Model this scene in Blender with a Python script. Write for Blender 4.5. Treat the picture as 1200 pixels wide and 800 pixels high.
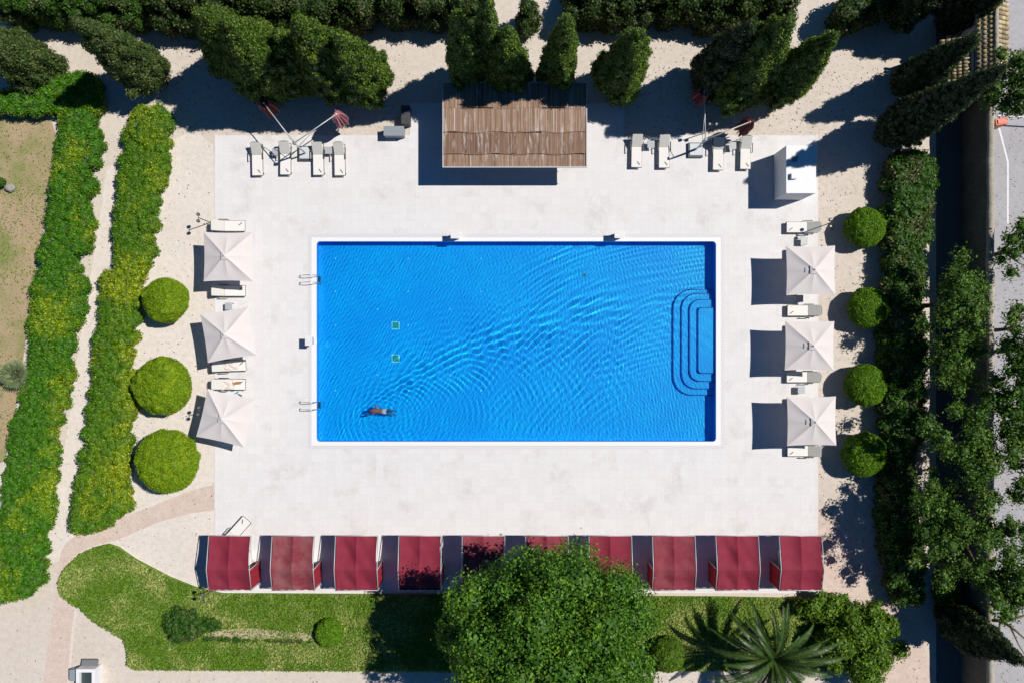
import bpy, bmesh, math, random
import numpy as np
from mathutils import Vector, Matrix
for o in list(bpy.data.objects): bpy.data.objects.remove(o)
SC = bpy.context.scene
COL = SC.collection
R = math.radians
random.seed(7)
RNG = np.random.default_rng(7)
H = 52.0            # camera height above the deck
S = 18.8            # photograph pixels per metre on the ground

# ------------------------------------------------------------------ camera, sky, sun, exposure
cam = bpy.data.objects.new('camera', bpy.data.cameras.new('camera')); COL.objects.link(cam)
cam.location = (0, 0, H); cam.rotation_euler = (0, 0, 0)
cam.data.sensor_width = 36; cam.data.lens = 36*H/(1200/S)
cam.data.clip_start = 0.5; cam.data.clip_end = 3000
SC.camera = cam
SUN_EL = 55.0
SD = Vector((-0.945*math.cos(R(SUN_EL)), -0.325*math.cos(R(SUN_EL)), -math.sin(R(SUN_EL))))
w = bpy.data.worlds.new('World'); SC.world = w; w.use_nodes = True
nt = w.node_tree; bg = nt.nodes['Background']
sky = nt.nodes.new('ShaderNodeTexSky'); sky.sky_type = 'NISHITA'; sky.sun_disc = False
sky.sun_elevation = R(SUN_EL); sky.sun_rotation = R(71); sky.air_density = 0.9; sky.dust_density = 0.0; sky.ozone_density = 9.0
tint = nt.nodes.new('ShaderNodeMix'); tint.data_type = 'RGBA'; tint.blend_type = 'MULTIPLY'; tint.inputs[0].default_value = 1.0
tint.inputs[7].default_value = (.40, .92, 1.18, 1)   # deep clear-day blue
nt.links.new(sky.outputs[0], tint.inputs[6]); nt.links.new(tint.outputs[2], bg.inputs[0]); bg.inputs[1].default_value = 0.05
sl = bpy.data.lights.new('sun', 'SUN'); sl.energy = 5.0; sl.angle = R(0.5); sl.color = (1.0, 0.955, 0.90)
so = bpy.data.objects.new('sun', sl); COL.objects.link(so); so.location = (40, 14, 60)
so.rotation_euler = SD.to_track_quat('-Z', 'Y').to_euler()
SC.view_settings.view_transform = 'Standard'; SC.view_settings.look = 'None'
SC.view_settings.exposure = -0.12; SC.view_settings.gamma = 1.0; SC.view_settings.use_curve_mapping = False

# ------------------------------------------------------------------ helpers
def W(px, py, z=0.0):
    """world point whose height is z and which the photograph shows at (px, py)"""
    k = (H - z)/H
    return Vector(((px-600)/S*k, (400-py)/S*k, z))
def G(px, py, z=0.0):
    return Vector(((px-600)/S, (400-py)/S, z))

def tag(o, label=None, cat=None, group=None, kind=None):
    if label: o['label'] = label
    if cat: o['category'] = cat
    if group: o['group'] = group
    if kind: o['kind'] = kind
    return o
def empty(name, label, cat, loc=(0, 0, 0), rz=0.0, group=None):
    o = bpy.data.objects.new(name, None); COL.objects.link(o); o.empty_display_size = 0.3
    o.location = loc; o.rotation_euler = (0, 0, rz)
    return tag(o, label, cat, group)
def mesh_obj(name, verts, faces, mat, parent=None, smooth=False, tones=None):
    me = bpy.data.meshes.new(name)
    me.from_pydata([tuple(v) for v in verts], [], [tuple(f) for f in faces]); me.update()
    if smooth: me.polygons.foreach_set('use_smooth', [True]*len(me.polygons))
    if tones is not None:
        a = me.attributes.new('tone', 'FLOAT', 'FACE'); a.data.foreach_set('value', np.asarray(tones, dtype=np.float32))
    me.materials.append(mat)
    o = bpy.data.objects.new(name, me); COL.objects.link(o)
    if parent: o.parent = parent
    return o
class MB:
    def __init__(s): s.v = []; s.f = []; s.t = []
    def add(s, vs, fs, tone=0.5):
        b = len(s.v); s.v += [Vector(v) for v in vs]; s.f += [tuple(b+i for i in f) for f in fs]; s.t += [tone]*len(fs)
    def box(s, c, d, rz=0, tone=0.5, M=None):
        x, y, z = d[0]/2, d[1]/2, d[2]/2
        vs = [Vector((i*x, j*y, k*z)) for k in (-1, 1) for j in (-1, 1) for i in (-1, 1)]
        rot = M if M is not None else Matrix.Rotation(rz, 3, 'Z')
        vs = [rot @ v + Vector(c) for v in vs]
        s.add(vs, [(0, 2, 3, 1), (4, 5, 7, 6), (0, 1, 5, 4), (2, 6, 7, 3), (0, 4, 6, 2), (1, 3, 7, 5)], tone)
    def tube(s, pts, r, n=8, tone=0.5, cap=True):
        pts = [Vector(p) for p in pts]; rs = r if isinstance(r, (list, tuple)) else [r]*len(pts)
        b = len(s.v); nf = 0
        for i, p in enumerate(pts):
            t = (pts[min(i+1, len(pts)-1)] - pts[max(i-1, 0)])
            if t.length < 1e-9: t = Vector((0, 0, 1))
            t.normalize(); a = t.orthogonal().normalized() if abs(t.z) < .95 else Vector((1, 0, 0)).cross(t).normalized()
            if abs(t.z) < .95: a = Vector((0, 0, 1)).cross(t).normalized()
            c = t.cross(a)
            for j in range(n):
                q = 2*math.pi*j/n; s.v.append(p + (a*math.cos(q) + c*math.sin(q))*rs[i])
        for i in range(len(pts)-1):
            for j in range(n):
                s.f.append((b+i*n+j, b+i*n+(j+1) % n, b+(i+1)*n+(j+1) % n, b+(i+1)*n+j)); nf += 1
        if cap:
            s.f.append(tuple(b+j for j in reversed(range(n)))); s.f.append(tuple(b+(len(pts)-1)*n+j for j in range(n))); nf += 2
        s.t += [tone]*nf
    def prism(s, poly, z0, z1, tone=0.5):
        n = len(poly)
        s.add([(p[0], p[1], z0) for p in poly]+[(p[0], p[1], z1) for p in poly],
              [tuple(reversed(range(n))), tuple(range(n, 2*n))]+[(i, (i+1) % n, n+(i+1) % n, n+i) for i in range(n)], tone)
    def ball(s, c, r, n=10, m=6, tone=.5):
        vs = []; r = Vector((r, r, r)) if not hasattr(r, '__len__') else Vector(r)
        for i in range(m+1):
            for j in range(n):
                a = math.pi*i/m; q = 2*math.pi*j/n
                vs.append(Vector((r.x*math.sin(a)*math.cos(q), r.y*math.sin(a)*math.sin(q), r.z*math.cos(a)))+Vector(c))
        s.add(vs, [(i*n+j, (i+1)*n+j, (i+1)*n+(j+1) % n, i*n+(j+1) % n) for i in range(m) for j in range(n)], tone)
    def build(s, name, mat, parent=None, smooth=False, bevel=0):
        o = mesh_obj(name, s.v, s.f, mat, parent, smooth, s.t)
        if bevel:
            m = o.modifiers.new('bevel', 'BEVEL'); m.width = bevel; m.segments = 2; m.limit_method = 'ANGLE'; m.angle_limit = R(40)
        return o
def children(o): return [c for c in bpy.data.objects if c.parent == o]
def copy_thing(root, loc, rz, label, group=None):
    r = root.copy(); COL.objects.link(r); r.location = loc; r.rotation_euler = (0, 0, rz); r['label'] = label
    if group: r['group'] = group
    for ch in children(root):
        c = ch.copy(); COL.objects.link(c); c.parent = r
        for g in children(ch):
            d = g.copy(); COL.objects.link(d); d.parent = c
    return r

# ------------------------------------------------------------------ materials
def new_mat(name):
    m = bpy.data.materials.new(name); m.use_nodes = True
    t = m.node_tree; b = t.nodes['Principled BSDF']; return m, t, b
def N(t, kind, **kw):
    n = t.nodes.new(kind)
    for k, v in kw.items(): setattr(n, k, v)
    return n
def ramp(t, fac, stops):
    r = N(t, 'ShaderNodeValToRGB'); t.links.new(fac, r.inputs[0])
    el = r.color_ramp.elements
    while len(el) < len(stops): el.new(0.5)
    for e, (p, c) in zip(el, stops): e.position = p; e.color = (*c, 1) if len(c) == 3 else c
    return r.outputs[0]
def noise(t, scale, detail=4, rough=.55, vec=None, coord='Object'):
    tc = N(t, 'ShaderNodeTexCoord'); n = N(t, 'ShaderNodeTexNoise')
    n.inputs['Scale'].default_value = scale; n.inputs['Detail'].default_value = detail; n.inputs['Roughness'].default_value = rough
    t.links.new(vec or tc.outputs[coord], n.inputs['Vector']); return n.outputs['Fac']
def mix(t, a, b, fac, mode='MIX'):
    m = N(t, 'ShaderNodeMix', data_type='RGBA', blend_type=mode)
    for s, v in ((m.inputs[6], a), (m.inputs[7], b), (m.inputs[0], fac)):
        if hasattr(v, 'links'): t.links.new(v, s)
        elif isinstance(v, (int, float)): s.default_value = v
        else: s.default_value = (*v, 1)
    return m.outputs[2]
def bump(t, b, h, strength=.3, dist=.02):
    n = N(t, 'ShaderNodeBump'); n.inputs['Strength'].default_value = strength; n.inputs['Distance'].default_value = dist
    t.links.new(h, n.inputs['Height']); t.links.new(n.outputs[0], b.inputs['Normal'])
def plain(name, col, rough=.6, metal=0, var=.12, scale=6):
    m, t, b = new_mat(name)
    c = mix(t, col, tuple(x*(1-var) for x in col), noise(t, scale))
    t.links.new(c, b.inputs['Base Color']); b.inputs['Roughness'].default_value = rough; b.inputs['Metallic'].default_value = metal
    return m
def speckle(name, c1, c2, c3, s_big=.25, s_fine=14, spots=True, rough=.9, bstr=.4):
    m, t, b = new_mat(name)
    big = ramp(t, noise(t, s_big, 5, .6), [(.35, (0, 0, 0)), (.65, (1, 1, 1))])
    c = mix(t, c1, c2, big)
    fine = noise(t, s_fine, 3, .7)
    f = ramp(t, fine, [(.35, (0, 0, 0)), (.68, (1, 1, 1))])
    mm = N(t, 'ShaderNodeMath', operation='MULTIPLY'); t.links.new(f, mm.inputs[0]); mm.inputs[1].default_value = .7
    c = mix(t, c, c3, mm.outputs[0])
    mid = ramp(t, noise(t, 3.2, 5, .75), [(.35, (.86, .85, .83)), (.62, (1, 1, 1))]); c = mix(t, c, mid, 1.0, 'MULTIPLY')
    if spots:
        sp = ramp(t, noise(t, 5.5, 2, .5), [(.69, (0, 0, 0)), (.72, (1, 1, 1))])
        m2 = N(t, 'ShaderNodeMath', operation='MULTIPLY'); t.links.new(sp, m2.inputs[0]); m2.inputs[1].default_value = .5
        c = mix(t, c, tuple(x*.45 for x in c3), m2.outputs[0])
    t.links.new(c, b.inputs['Base Color']); b.inputs['Roughness'].default_value = rough
    bump(t, b, fine, bstr, .03); return m

M = {}
M['gravel'] = speckle('gravel', (.72, .65, .58), (.65, .575, .49), (.54, .47, .395))
M['gravel_pale'] = speckle('gravel_pale', (.80, .735, .67), (.74, .67, .60), (.62, .55, .48))
M['path_pink'] = speckle('path_pink', (.72, .59, .51), (.63, .51, .43), (.55, .44, .37), 1.2, 10)
M['kerb'] = plain('kerb', (.72, .64, .56), .8)
M['road'] = speckle('road', (.46, .45, .47), (.40, .39, .41), (.36, .35, .36), .3, 10, False)
M['road_paint'] = plain('road_paint', (.78, .78, .78), .7)
M['soil'] = speckle('soil', (.42, .33, .22), (.30, .22, .13), (.2, .15, .09), .8, 9)
M['pale_soil'] = speckle('pale_soil', (.60, .50, .36), (.45, .36, .23), (.32, .26, .16), 2, 9)
def lawn_mat(name, g1, g2, dry, lo, hi, s=.5):
    m, t, b = new_mat(name)
    c = mix(t, g1, g2, ramp(t, noise(t, 7, 4, .7), [(.35, (0, 0, 0)), (.65, (1, 1, 1))]))
    c = mix(t, c, dry, ramp(t, noise(t, s, 6, .65), [(lo, (0, 0, 0)), (hi, (1, 1, 1))]))
    t.links.new(c, b.inputs['Base Color']); b.inputs['Roughness'].default_value = .9
    bump(t, b, noise(t, 14, 3, .7), .8, .05); return m
M['lawn_dry'] = lawn_mat('lawn_dry', (.17, .21, .05), (.26, .26, .09), (.42, .31, .19), .38, .56, .28)
M['lawn'] = lawn_mat('lawn', (.10, .20, .02), (.16, .28, .03), (.24, .30, .07), .50, .75, .5)
# paved deck: large pale slabs with faint joints and stains
m, t, b = new_mat('deck_stone'); M['deck'] = m
tc = N(t, 'ShaderNodeTexCoord'); br = N(t, 'ShaderNodeTexBrick'); t.links.new(tc.outputs['Object'], br.inputs['Vector'])
br.inputs['Scale'].default_value = 1.0; br.inputs['Mortar Size'].default_value = .008; br.inputs['Mortar Smooth'].default_value = .6
br.inputs['Brick Width'].default_value = .50; br.inputs['Row Height'].default_value = .50; br.offset = 0; br.inputs['Bias'].default_value = 0
br.inputs['Color1'].default_value = (.725, .710, .700, 1); br.inputs['Color2'].default_value = (.690, .672, .660, 1); br.inputs['Mortar'].default_value = (.635, .618, .608, 1)
st = ramp(t, noise(t, .45, 8, .72), [(.32, (.86, .85, .83)), (.47, (1, 1, 1)), (.75, (1, 1, 1))])
c = mix(t, br.outputs['Color'], st, 1.0, 'MULTIPLY')
bp = ramp(t, noise(t, 6, 4, .7), [(.3, (.95, .945, .94)), (.6, (1, 1, 1))])
c = mix(t, c, bp, 1.0, 'MULTIPLY')
t.links.new(c, b.inputs['Base Color']); b.inputs['Roughness'].default_value = .75
M['coping'] = plain('coping', (.80, .80, .80), .6, var=.04)
m, t, b = new_mat('drain_grate'); M['grate'] = m
tc = N(t, 'ShaderNodeTexCoord'); sx = N(t, 'ShaderNodeSeparateXYZ'); t.links.new(tc.outputs['Object'], sx.inputs[0])
ad = N(t, 'ShaderNodeMath', operation='ADD'); t.links.new(sx.outputs[0], ad.inputs[0]); t.links.new(sx.outputs[1], ad.inputs[1])
ml = N(t, 'ShaderNodeMath', operation='MULTIPLY'); t.links.new(ad.outputs[0], ml.inputs[0]); ml.inputs[1].default_value = 5.3
fr = N(t, 'ShaderNodeMath', operation='FRACT'); t.links.new(ml.outputs[0], fr.inputs[0])
c = ramp(t, fr.outputs[0], [(.3, (.50, .48, .49)), (.45, (.72, .70, .70))])
t.links.new(c, b.inputs['Base Color']); b.inputs['Roughness'].default_value = .6
# pool tiles
m, t, b = new_mat('pool_tile'); M['pool'] = m
tc = N(t, 'ShaderNodeTexCoord'); vo = N(t, 'ShaderNodeTexVoronoi', voronoi_dimensions='3D'); vo.inputs['Scale'].default_value = 9
t.links.new(tc.outputs['Object'], vo.inputs['Vector'])
hs = ramp(t, vo.outputs['Color'], [(.2, (.001, .38, .88)), (.8, (.001, .50, .96))])
c = mix(t, hs, (.001, .35, .86), ramp(t, noise(t, .25, 4), [(.4, (0, 0, 0)), (.7, (1, 1, 1))]))
t.links.new(c, b.inputs['Base Color']); b.inputs['Roughness'].default_value = .35
# water: clear, refracting; the sun reaches the floor through it as caustics
m, t, b = new_mat('water'); M['water'] = m
t.nodes.remove(b); out = t.nodes['Material Output']
rf = N(t, 'ShaderNodeBsdfRefraction'); rf.inputs['IOR'].default_value = 1.33; rf.inputs['Roughness'].default_value = 0; rf.inputs[0].default_value = (.55, .98, 1, 1)
gl = N(t, 'ShaderNodeBsdfGlossy'); gl.inputs['Roughness'].default_value = .12
fz = N(t, 'ShaderNodeFresnel'); fz.inputs[0].default_value = 1.33
m2 = N(t, 'ShaderNodeMixShader'); t.links.new(fz.outputs[0], m2.inputs[0]); t.links.new(rf.outputs[0], m2.inputs[1]); t.links.new(gl.outputs[0], m2.inputs[2])
t.links.new(m2.outputs[0], out.inputs[0])

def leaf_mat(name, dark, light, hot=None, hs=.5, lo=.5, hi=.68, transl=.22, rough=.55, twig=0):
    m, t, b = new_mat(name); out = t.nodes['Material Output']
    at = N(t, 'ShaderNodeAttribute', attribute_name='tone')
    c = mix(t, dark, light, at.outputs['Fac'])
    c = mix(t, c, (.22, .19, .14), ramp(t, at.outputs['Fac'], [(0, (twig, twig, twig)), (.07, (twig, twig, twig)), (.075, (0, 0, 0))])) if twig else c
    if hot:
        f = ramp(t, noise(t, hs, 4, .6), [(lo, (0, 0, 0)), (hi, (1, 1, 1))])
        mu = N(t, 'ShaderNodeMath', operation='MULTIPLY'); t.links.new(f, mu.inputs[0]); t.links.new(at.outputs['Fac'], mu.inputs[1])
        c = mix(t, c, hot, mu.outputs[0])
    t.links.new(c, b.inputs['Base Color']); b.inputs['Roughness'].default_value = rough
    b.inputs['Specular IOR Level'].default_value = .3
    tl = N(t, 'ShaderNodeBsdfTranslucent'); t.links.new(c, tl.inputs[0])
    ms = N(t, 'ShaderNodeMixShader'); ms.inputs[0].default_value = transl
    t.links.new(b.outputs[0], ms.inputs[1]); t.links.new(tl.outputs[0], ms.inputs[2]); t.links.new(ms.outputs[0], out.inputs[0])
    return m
M['leaf_hedge'] = leaf_mat('leaf_hedge', (.025, .105, .003), (.125, .34, .008), (.48, .56, .015), .42, .50, .64, twig=.8)
M['leaf_hedge_yellow'] = leaf_mat('leaf_hedge_yellow', (.045, .125, .004), (.17, .36, .010), (.58, .60, .015), .38, .47, .64, twig=.8)
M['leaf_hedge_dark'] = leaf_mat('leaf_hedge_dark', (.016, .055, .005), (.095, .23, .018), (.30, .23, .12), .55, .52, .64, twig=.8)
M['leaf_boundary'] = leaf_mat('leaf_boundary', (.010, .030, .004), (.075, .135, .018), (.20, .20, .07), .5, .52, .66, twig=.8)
M['leaf_topiary'] = leaf_mat('leaf_topiary', (.10, .22, .006), (.36, .52, .012), (.50, .58, .015), .9, .5, .7, .3)
M['leaf_topiary_dark'] = leaf_mat('leaf_topiary_dark', (.045, .13, .004), (.21, .40, .010), (.24, .42, .012), .9, .5, .7)
M['leaf_cypress'] = leaf_mat('leaf_cypress', (.014, .045, .005), (.17, .28, .025), (.25, .30, .03), .6, .5, .7, .18)
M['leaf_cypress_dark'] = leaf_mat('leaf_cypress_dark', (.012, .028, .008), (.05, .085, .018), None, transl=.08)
M['leaf_cypress_olive'] = leaf_mat('leaf_cypress_olive', (.022, .048, .010), (.14, .20, .045), (.20, .23, .06), .8, .5, .7, .12)
M['leaf_tree'] = leaf_mat('leaf_tree', (.022, .085, .008), (.17, .36, .025), (.26, .42, .03), .35, .5, .7, .28)
M['leaf_wood'] = leaf_mat('leaf_wood', (.018, .06, .006), (.15, .29, .028), (.24, .32, .05), .5, .5, .7, .2)
M['leaf_shrub'] = leaf_mat('leaf_shrub', (.05, .12, .008), (.20, .34, .02), (.40, .40, .10), .9, .6, .75, .25)
M['leaf_ground'] = leaf_mat('leaf_ground', (.06, .14, .006), (.20, .34, .02), (.60, .58, .20), .45, .44, .62, .2)
M['frond'] = leaf_mat('frond', (.016, .042, .008), (.085, .15, .03), None, transl=.15, rough=.4)
M['fan_frond'] = leaf_mat('fan_frond', (.13, .20, .08), (.30, .36, .18), None, transl=.15, rough=.45)
M['bark'] = plain('bark', (.16, .13, .08), .9, var=.5, scale=5)
M['bark_pale'] = plain('bark_pale', (.30, .27, .13), .9, var=.5, scale=5)
M['frame_dark'] = plain('frame_dark', (.06, .065, .055), .5)
M['frame_grey'] = plain('frame_grey', (.25, .26, .26), .45, .3)
M['frame_pale'] = plain('frame_pale', (.55, .55, .54), .45, .2)
M['cushion'] = plain('cushion', (.80, .775, .73), .9, var=.08)
M['back_shaded'] = plain('back_shaded', (.60, .59, .54), .9, var=.1)  # greyer than the cushion: weaker sun on the raised backrest painted in
M['table_top'] = plain('table_top', (.42, .44, .45), .4)
M['table_white'] = plain('table_white', (.78, .77, .75), .4)
M['canvas'] = plain('canvas', (.71, .655, .625), .9, var=.10, scale=1.6)
M['white'] = plain('white', (.80, .80, .80), .7, var=.03)
M['wall_white'] = plain('wall_white', (.78, .77, .78), .8, var=.05, scale=1)
M['steel'] = plain('steel', (.62, .64, .65), .22, 1.0)
M['steel_dark'] = plain('steel_dark', (.10, .14, .14), .4, .6)
M['drain_glass'] = plain('drain_glass', (.03, .38, .33), .6)
M['drain_frame'] = plain('drain_frame', (.75, .88, .88), .6)
M['black'] = plain('black', (.025, .025, .025), .5)
M['slab_blue'] = plain('slab_blue', (.60, .64, .68), .6)
def fabric(name, base, faded, amt):
    m, t, b = new_mat(name)
    f = ramp(t, noise(t, .9, 5, .6), [(.42, (0, 0, 0)), (.70, (amt, amt, amt))])
    c = mix(t, base, faded, f)
    c = mix(t, c, tuple(x*.8 for x in base), ramp(t, noise(t, 30, 2), [(.5, (0, 0, 0)), (.8, (.5, .5, .5))]))
    t.links.new(c, b.inputs['Base Color']); b.inputs['Roughness'].default_value = .85
    bump(t, b, noise(t, 1.6, 3), .25, .06); return m
M['red'] = fabric('red_canvas', (.205, .009, .030), (.30, .045, .065), .45)
M['red_faded'] = fabric('red_canvas_faded', (.20, .024, .038), (.30, .13, .12), .8)
M['red_worn'] = fabric('red_canvas_worn', (.20, .017, .034), (.29, .075, .085), .7)
M['red_bright'] = fabric('red_side', (.34, .010, .028), (.36, .02, .04), .2)
M['wine'] = fabric('wine_canvas_lit', (.42, .17, .19), (.60, .32, .34), .8)  # sunlit copy of the parasol cloth, sunlight put into the paler colour
M['wine_shaded'] = fabric('wine_canvas_shaded', (.14, .025, .030), (.2, .05, .05), .6)  # shaded copy of the same cloth, shade put into the darker colour
# weathered reed/lath roof
m, t, b = new_mat('weathered_lath'); M['lath'] = m
at = N(t, 'ShaderNodeAttribute', attribute_name='tone')
c = ramp(t, at.outputs['Fac'], [(0, (.14, .080, .052)), (.45, (.28, .175, .118)), (.8, (.42, .30, .22)), (1, (.58, .50, .44))])
mp = N(t, 'ShaderNodeMapping'); tc = N(t, 'ShaderNodeTexCoord'); t.links.new(tc.outputs['Object'], mp.inputs[0]); mp.inputs['Scale'].default_value = (3, .5, 1)
c = mix(t, c, (.66, .60, .56), ramp(t, noise(t, 1.4, 5, .7, mp.outputs[0]), [(.56, (0, 0, 0)), (.74, (.85, .85, .85))]))
mp2 = N(t, 'ShaderNodeMapping'); t.links.new(tc.outputs['Object'], mp2.inputs[0]); mp2.inputs['Scale'].default_value = (12, 1, 1)
c = mix(t, c, (.08, .045, .03), ramp(t, noise(t, 1.2, 4, .6, mp2.outputs[0]), [(.5, (0, 0, 0)), (.85, (.8, .8, .8))]))
t.links.new(c, b.inputs['Base Color']); b.inputs['Roughness'].default_value = .9
M['batten'] = plain('batten', (.20, .14, .09), .9, var=.4)
m, t, b = new_mat('clay_tile'); M['clay'] = m
at = N(t, 'ShaderNodeAttribute', attribute_name='tone')
c = ramp(t, at.outputs['Fac'], [(0, (.26, .20, .12)), (.4, (.45, .36, .22)), (.75, (.55, .45, .20)), (1, (.50, .46, .38))])
c = mix(t, c, (.12, .10, .07), ramp(t, noise(t, 5, 4, .6), [(.5, (0, 0, 0)), (.75, (.8, .8, .8))]))
t.links.new(c, b.inputs['Base Color']); b.inputs['Roughness'].default_value = .9
M['stone_wall'] = speckle('stone_wall', (.19, .17, .14), (.13, .115, .09), (.07, .065, .055), .8, 5, True, .95, 1.0)
M['stone_top'] = speckle('stone_top', (.52, .47, .38), (.40, .36, .29), (.26, .23, .18), .9, 6, True, .95, .8)
M['orange'] = plain('orange', (.62, .10, .02), .5)
M['skin'] = plain('skin', (.17, .075, .05), .5)
M['hair'] = plain('hair', (.025, .016, .012), .6)
M['shorts'] = plain('shorts', (.25, .36, .42), .7)
M['turq'] = plain('turquoise', (.02, .36, .50), .6)
M['tan'] = plain('tan_cloth', (.48, .26, .12), .85, var=.3)
M['towel'] = plain('towel', (.78, .68, .62), .95, var=.12, scale=8)
M['peach'] = plain('peach_cloth', (.66, .40, .28), .9, var=.3)
M['grey_box'] = plain('grey_box', (.27, .30, .33), .6)
M['dark_box'] = plain('dark_box', (.045, .05, .055), .6)
M['rock'] = speckle('rock', (.45, .43, .40), (.35, .33, .30), (.2, .2, .18), 2, 8)

# ------------------------------------------------------------------ setting: ground, paths, lawn, road, deck, pool
def struct(o, kind='structure'): o['kind'] = kind; return o
def ring_rects(x0, x1, y0, y1, hx0, hx1, hy0, hy1):
    return [(x0, hx0, y0, y1), (hx1, x1, y0, y1), (hx0, hx1, y0, hy0), (hx0, hx1, hy1, y1)]
PX0, PX1, PY0, PY1 = G(371, 0).x, G(839, 0).x, G(0, 517).y, G(0, 283).y      # water's edge
CX0, CX1, CY0, CY1 = G(361, 0).x, G(848.5, 0).x, G(0, 525.5).y, G(0, 274.5).y  # outside of the grate
def sheet(name, rects, z, mat):
    mb = MB()
    for x0, x1, y0, y1 in rects: mb.add([(x0, y0, z), (x1, y0, z), (x1, y1, z), (x0, y1, z)], [(0, 1, 2, 3)])
    return struct(mb.build(name, mat))
sheet('ground', ring_rects(-900, 900, -900, 900, CX0, CX1, CY0, CY1), 0, M['gravel'])
def poly_sheet(name, pts, z, mat, conv=G):
    me = bpy.data.meshes.new(name); bm = bmesh.new()
    vs = [bm.verts.new((conv(px, py).x, conv(px, py).y, z)) for px, py in pts]
    f = bm.faces.new(vs); f.normal_update()
    if f.normal.z < 0: f.normal_flip()
    bmesh.ops.triangulate(bm, faces=bm.faces[:]); bm.to_mesh(me); bm.free(); me.materials.append(mat)
    o = bpy.data.objects.new(name, me); COL.objects.link(o); return struct(o)
def smooth_line(pts, n=6):
    out = []
    for i in range(len(pts)-1):
        p0 = pts[max(i-1, 0)]; p1 = pts[i]; p2 = pts[i+1]; p3 = pts[min(i+2, len(pts)-1)]
        for k in range(n):
            u = k/n
            out.append(tuple(.5*((2*p1[j])+(-p0[j]+p2[j])*u+(2*p0[j]-5*p1[j]+4*p2[j]-p3[j])*u*u+(-p0[j]+3*p1[j]-3*p2[j]+p3[j])*u**3) for j in range(2)))
    out.append(pts[-1]); return out
up = smooth_line([(258, 566), (225, 574), (185, 590), (140, 607), (100, 622), (80, 634), (71, 650), (66, 690), (60, 730), (50, 810)])
lo = smooth_line([(79, 810), (85, 740), (88, 706), (80, 690), (74, 672), (84, 655), (105, 641), (140, 631), (185, 612), (225, 601), (258, 597)])
poly_sheet('path', up+lo, .008, M['path_pink'])
poly_sheet('path_band', [(955, 594), (968, 592), (980, 610), (1000, 655), (1040, 700), (1075, 735), (1098, 800), (1098, 820), (1040, 820), (1010, 740), (985, 700), (962, 690), (957, 640)], .008, M['path_pink'])
poly_sheet('pale_gravel', smooth_line([(150, 175), (200, 165), (250, 170), (250, 400), (250, 700), (200, 690), (130, 640), (60, 660), (48, 640), (70, 560), (90, 420), (110, 300), (125, 200)], 2), .004, M['gravel_pale'])
kb = MB()
for line in (lo[:len(lo)//4],):
    for a, c_ in zip(line[:-1], line[1:]):
        A, B = G(*a), G(*c_); d = (B-A); kb.box(((A.x+B.x)/2, (A.y+B.y)/2, .012), (d.length+.01, .12, .03), math.atan2(d.y, d.x))
struct(kb.build('path_kerb', M['kerb']))
poly_sheet('dry_lawn', smooth_line([(-60, 128), (60, 140), (60, 200), (52, 260), (40, 330), (30, 400), (20, 470), (5, 540), (-60, 560)], 2), .008, M['lawn_dry'])
sheet('road', [(G(1137, 0).x, G(1330, 0).x, -60, 60)], .006, M['road'])
poly_sheet('road_marking', [(1169, 148), (1171, 147), (1182, 190), (1182, 262), (1180, 262), (1180, 190)], .010, M['road_paint'])
sheet('service_path', [(G(1097, 0).x, G(1127, 0).x, -60, 60)], .006, plain('service_path_mat', (.16, .155, .15), .9, var=.25, scale=2))
DX0, DX1, DYB, DYT = G(252.5, 0).x, G(957, 0).x, G(0, 693).y, G(0, 159).y
sheet('deck', ring_rects(DX0, DX1, DYB, DYT, CX0, CX1, CY0, CY1)+[(G(480, 0).x, G(731, 0).x, DYT, G(0, 121).y)], .030, M['deck'])
mb = MB()   # thin edge kerb of the deck, proud of the sheet
for (a, b_) in (((DX0, DYB), (DX0, DYT)), ((DX1, DYB), (DX1, DYT)), ((DX0, DYB), (DX1, DYB))):
    A, B = Vector((*a, 0)), Vector((*b_, 0)); d = B-A; mb.box(((A.x+B.x)/2, (A.y+B.y)/2, .016), (d.length+.1, .12, .04), math.atan2(d.y, d.x))
struct(mb.build('deck_kerb', M['deck']))
def rrect(x0, x1, y0, y1, r, n=5):
    out = []
    for cx, cy, a0 in ((x1-r, y1-r, 0), (x0+r, y1-r, 90), (x0+r, y0+r, 180), (x1-r, y0+r, 270)):
        for k in range(n+1):
            a = R(a0+90*k/n); out.append((cx+r*math.cos(a), cy+r*math.sin(a)))
    return out
def ringmesh(name, inner, outer, z, mat, skirt=None):
    n = len(inner); mb = MB()
    mb.add([(p[0], p[1], z) for p in inner]+[(p[0], p[1], z) for p in outer], [(i, n+i, n+(i+1) % n, (i+1) % n)[::-1] if False else (i, n+i, n+(i+1) % n, (i+1) % n) for i in range(n)])
    if skirt is not None:
        mb.add([(p[0], p[1], z) for p in inner]+[(p[0], p[1], skirt) for p in inner], [(i, (i+1) % n, n+(i+1) % n, n+i) for i in range(n)])
    return struct(mb.build(name, mat))
inn = rrect(PX0, PX1, PY0, PY1, .22); g0 = rrect(CX0+.22, CX1-.22, CY0+.22, CY1-.22, .03); g1 = rrect(CX0-.01, CX1+.01, CY0-.01, CY1+.01, .02)
ringmesh('pool_coping', inn, g0, .036, M['coping'], -.10)
ringmesh('drain_channel', g0, g1, .034, M['grate'])
DEP = -.88
inn2 = rrect(PX0-.002, PX1+.002, PY0-.002, PY1+.002, .22); n = len(inn2)
mb = MB(); mb.add([(p[0], p[1], -.10) for p in inn2]+[(p[0], p[1], DEP) for p in inn2], [(i, (i+1) % n, n+(i+1) % n, n+i) for i in range(n)]+[tuple(range(n, 2*n))])
struct(mb.build('pool_basin', M['pool']))
mb = MB()
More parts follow.
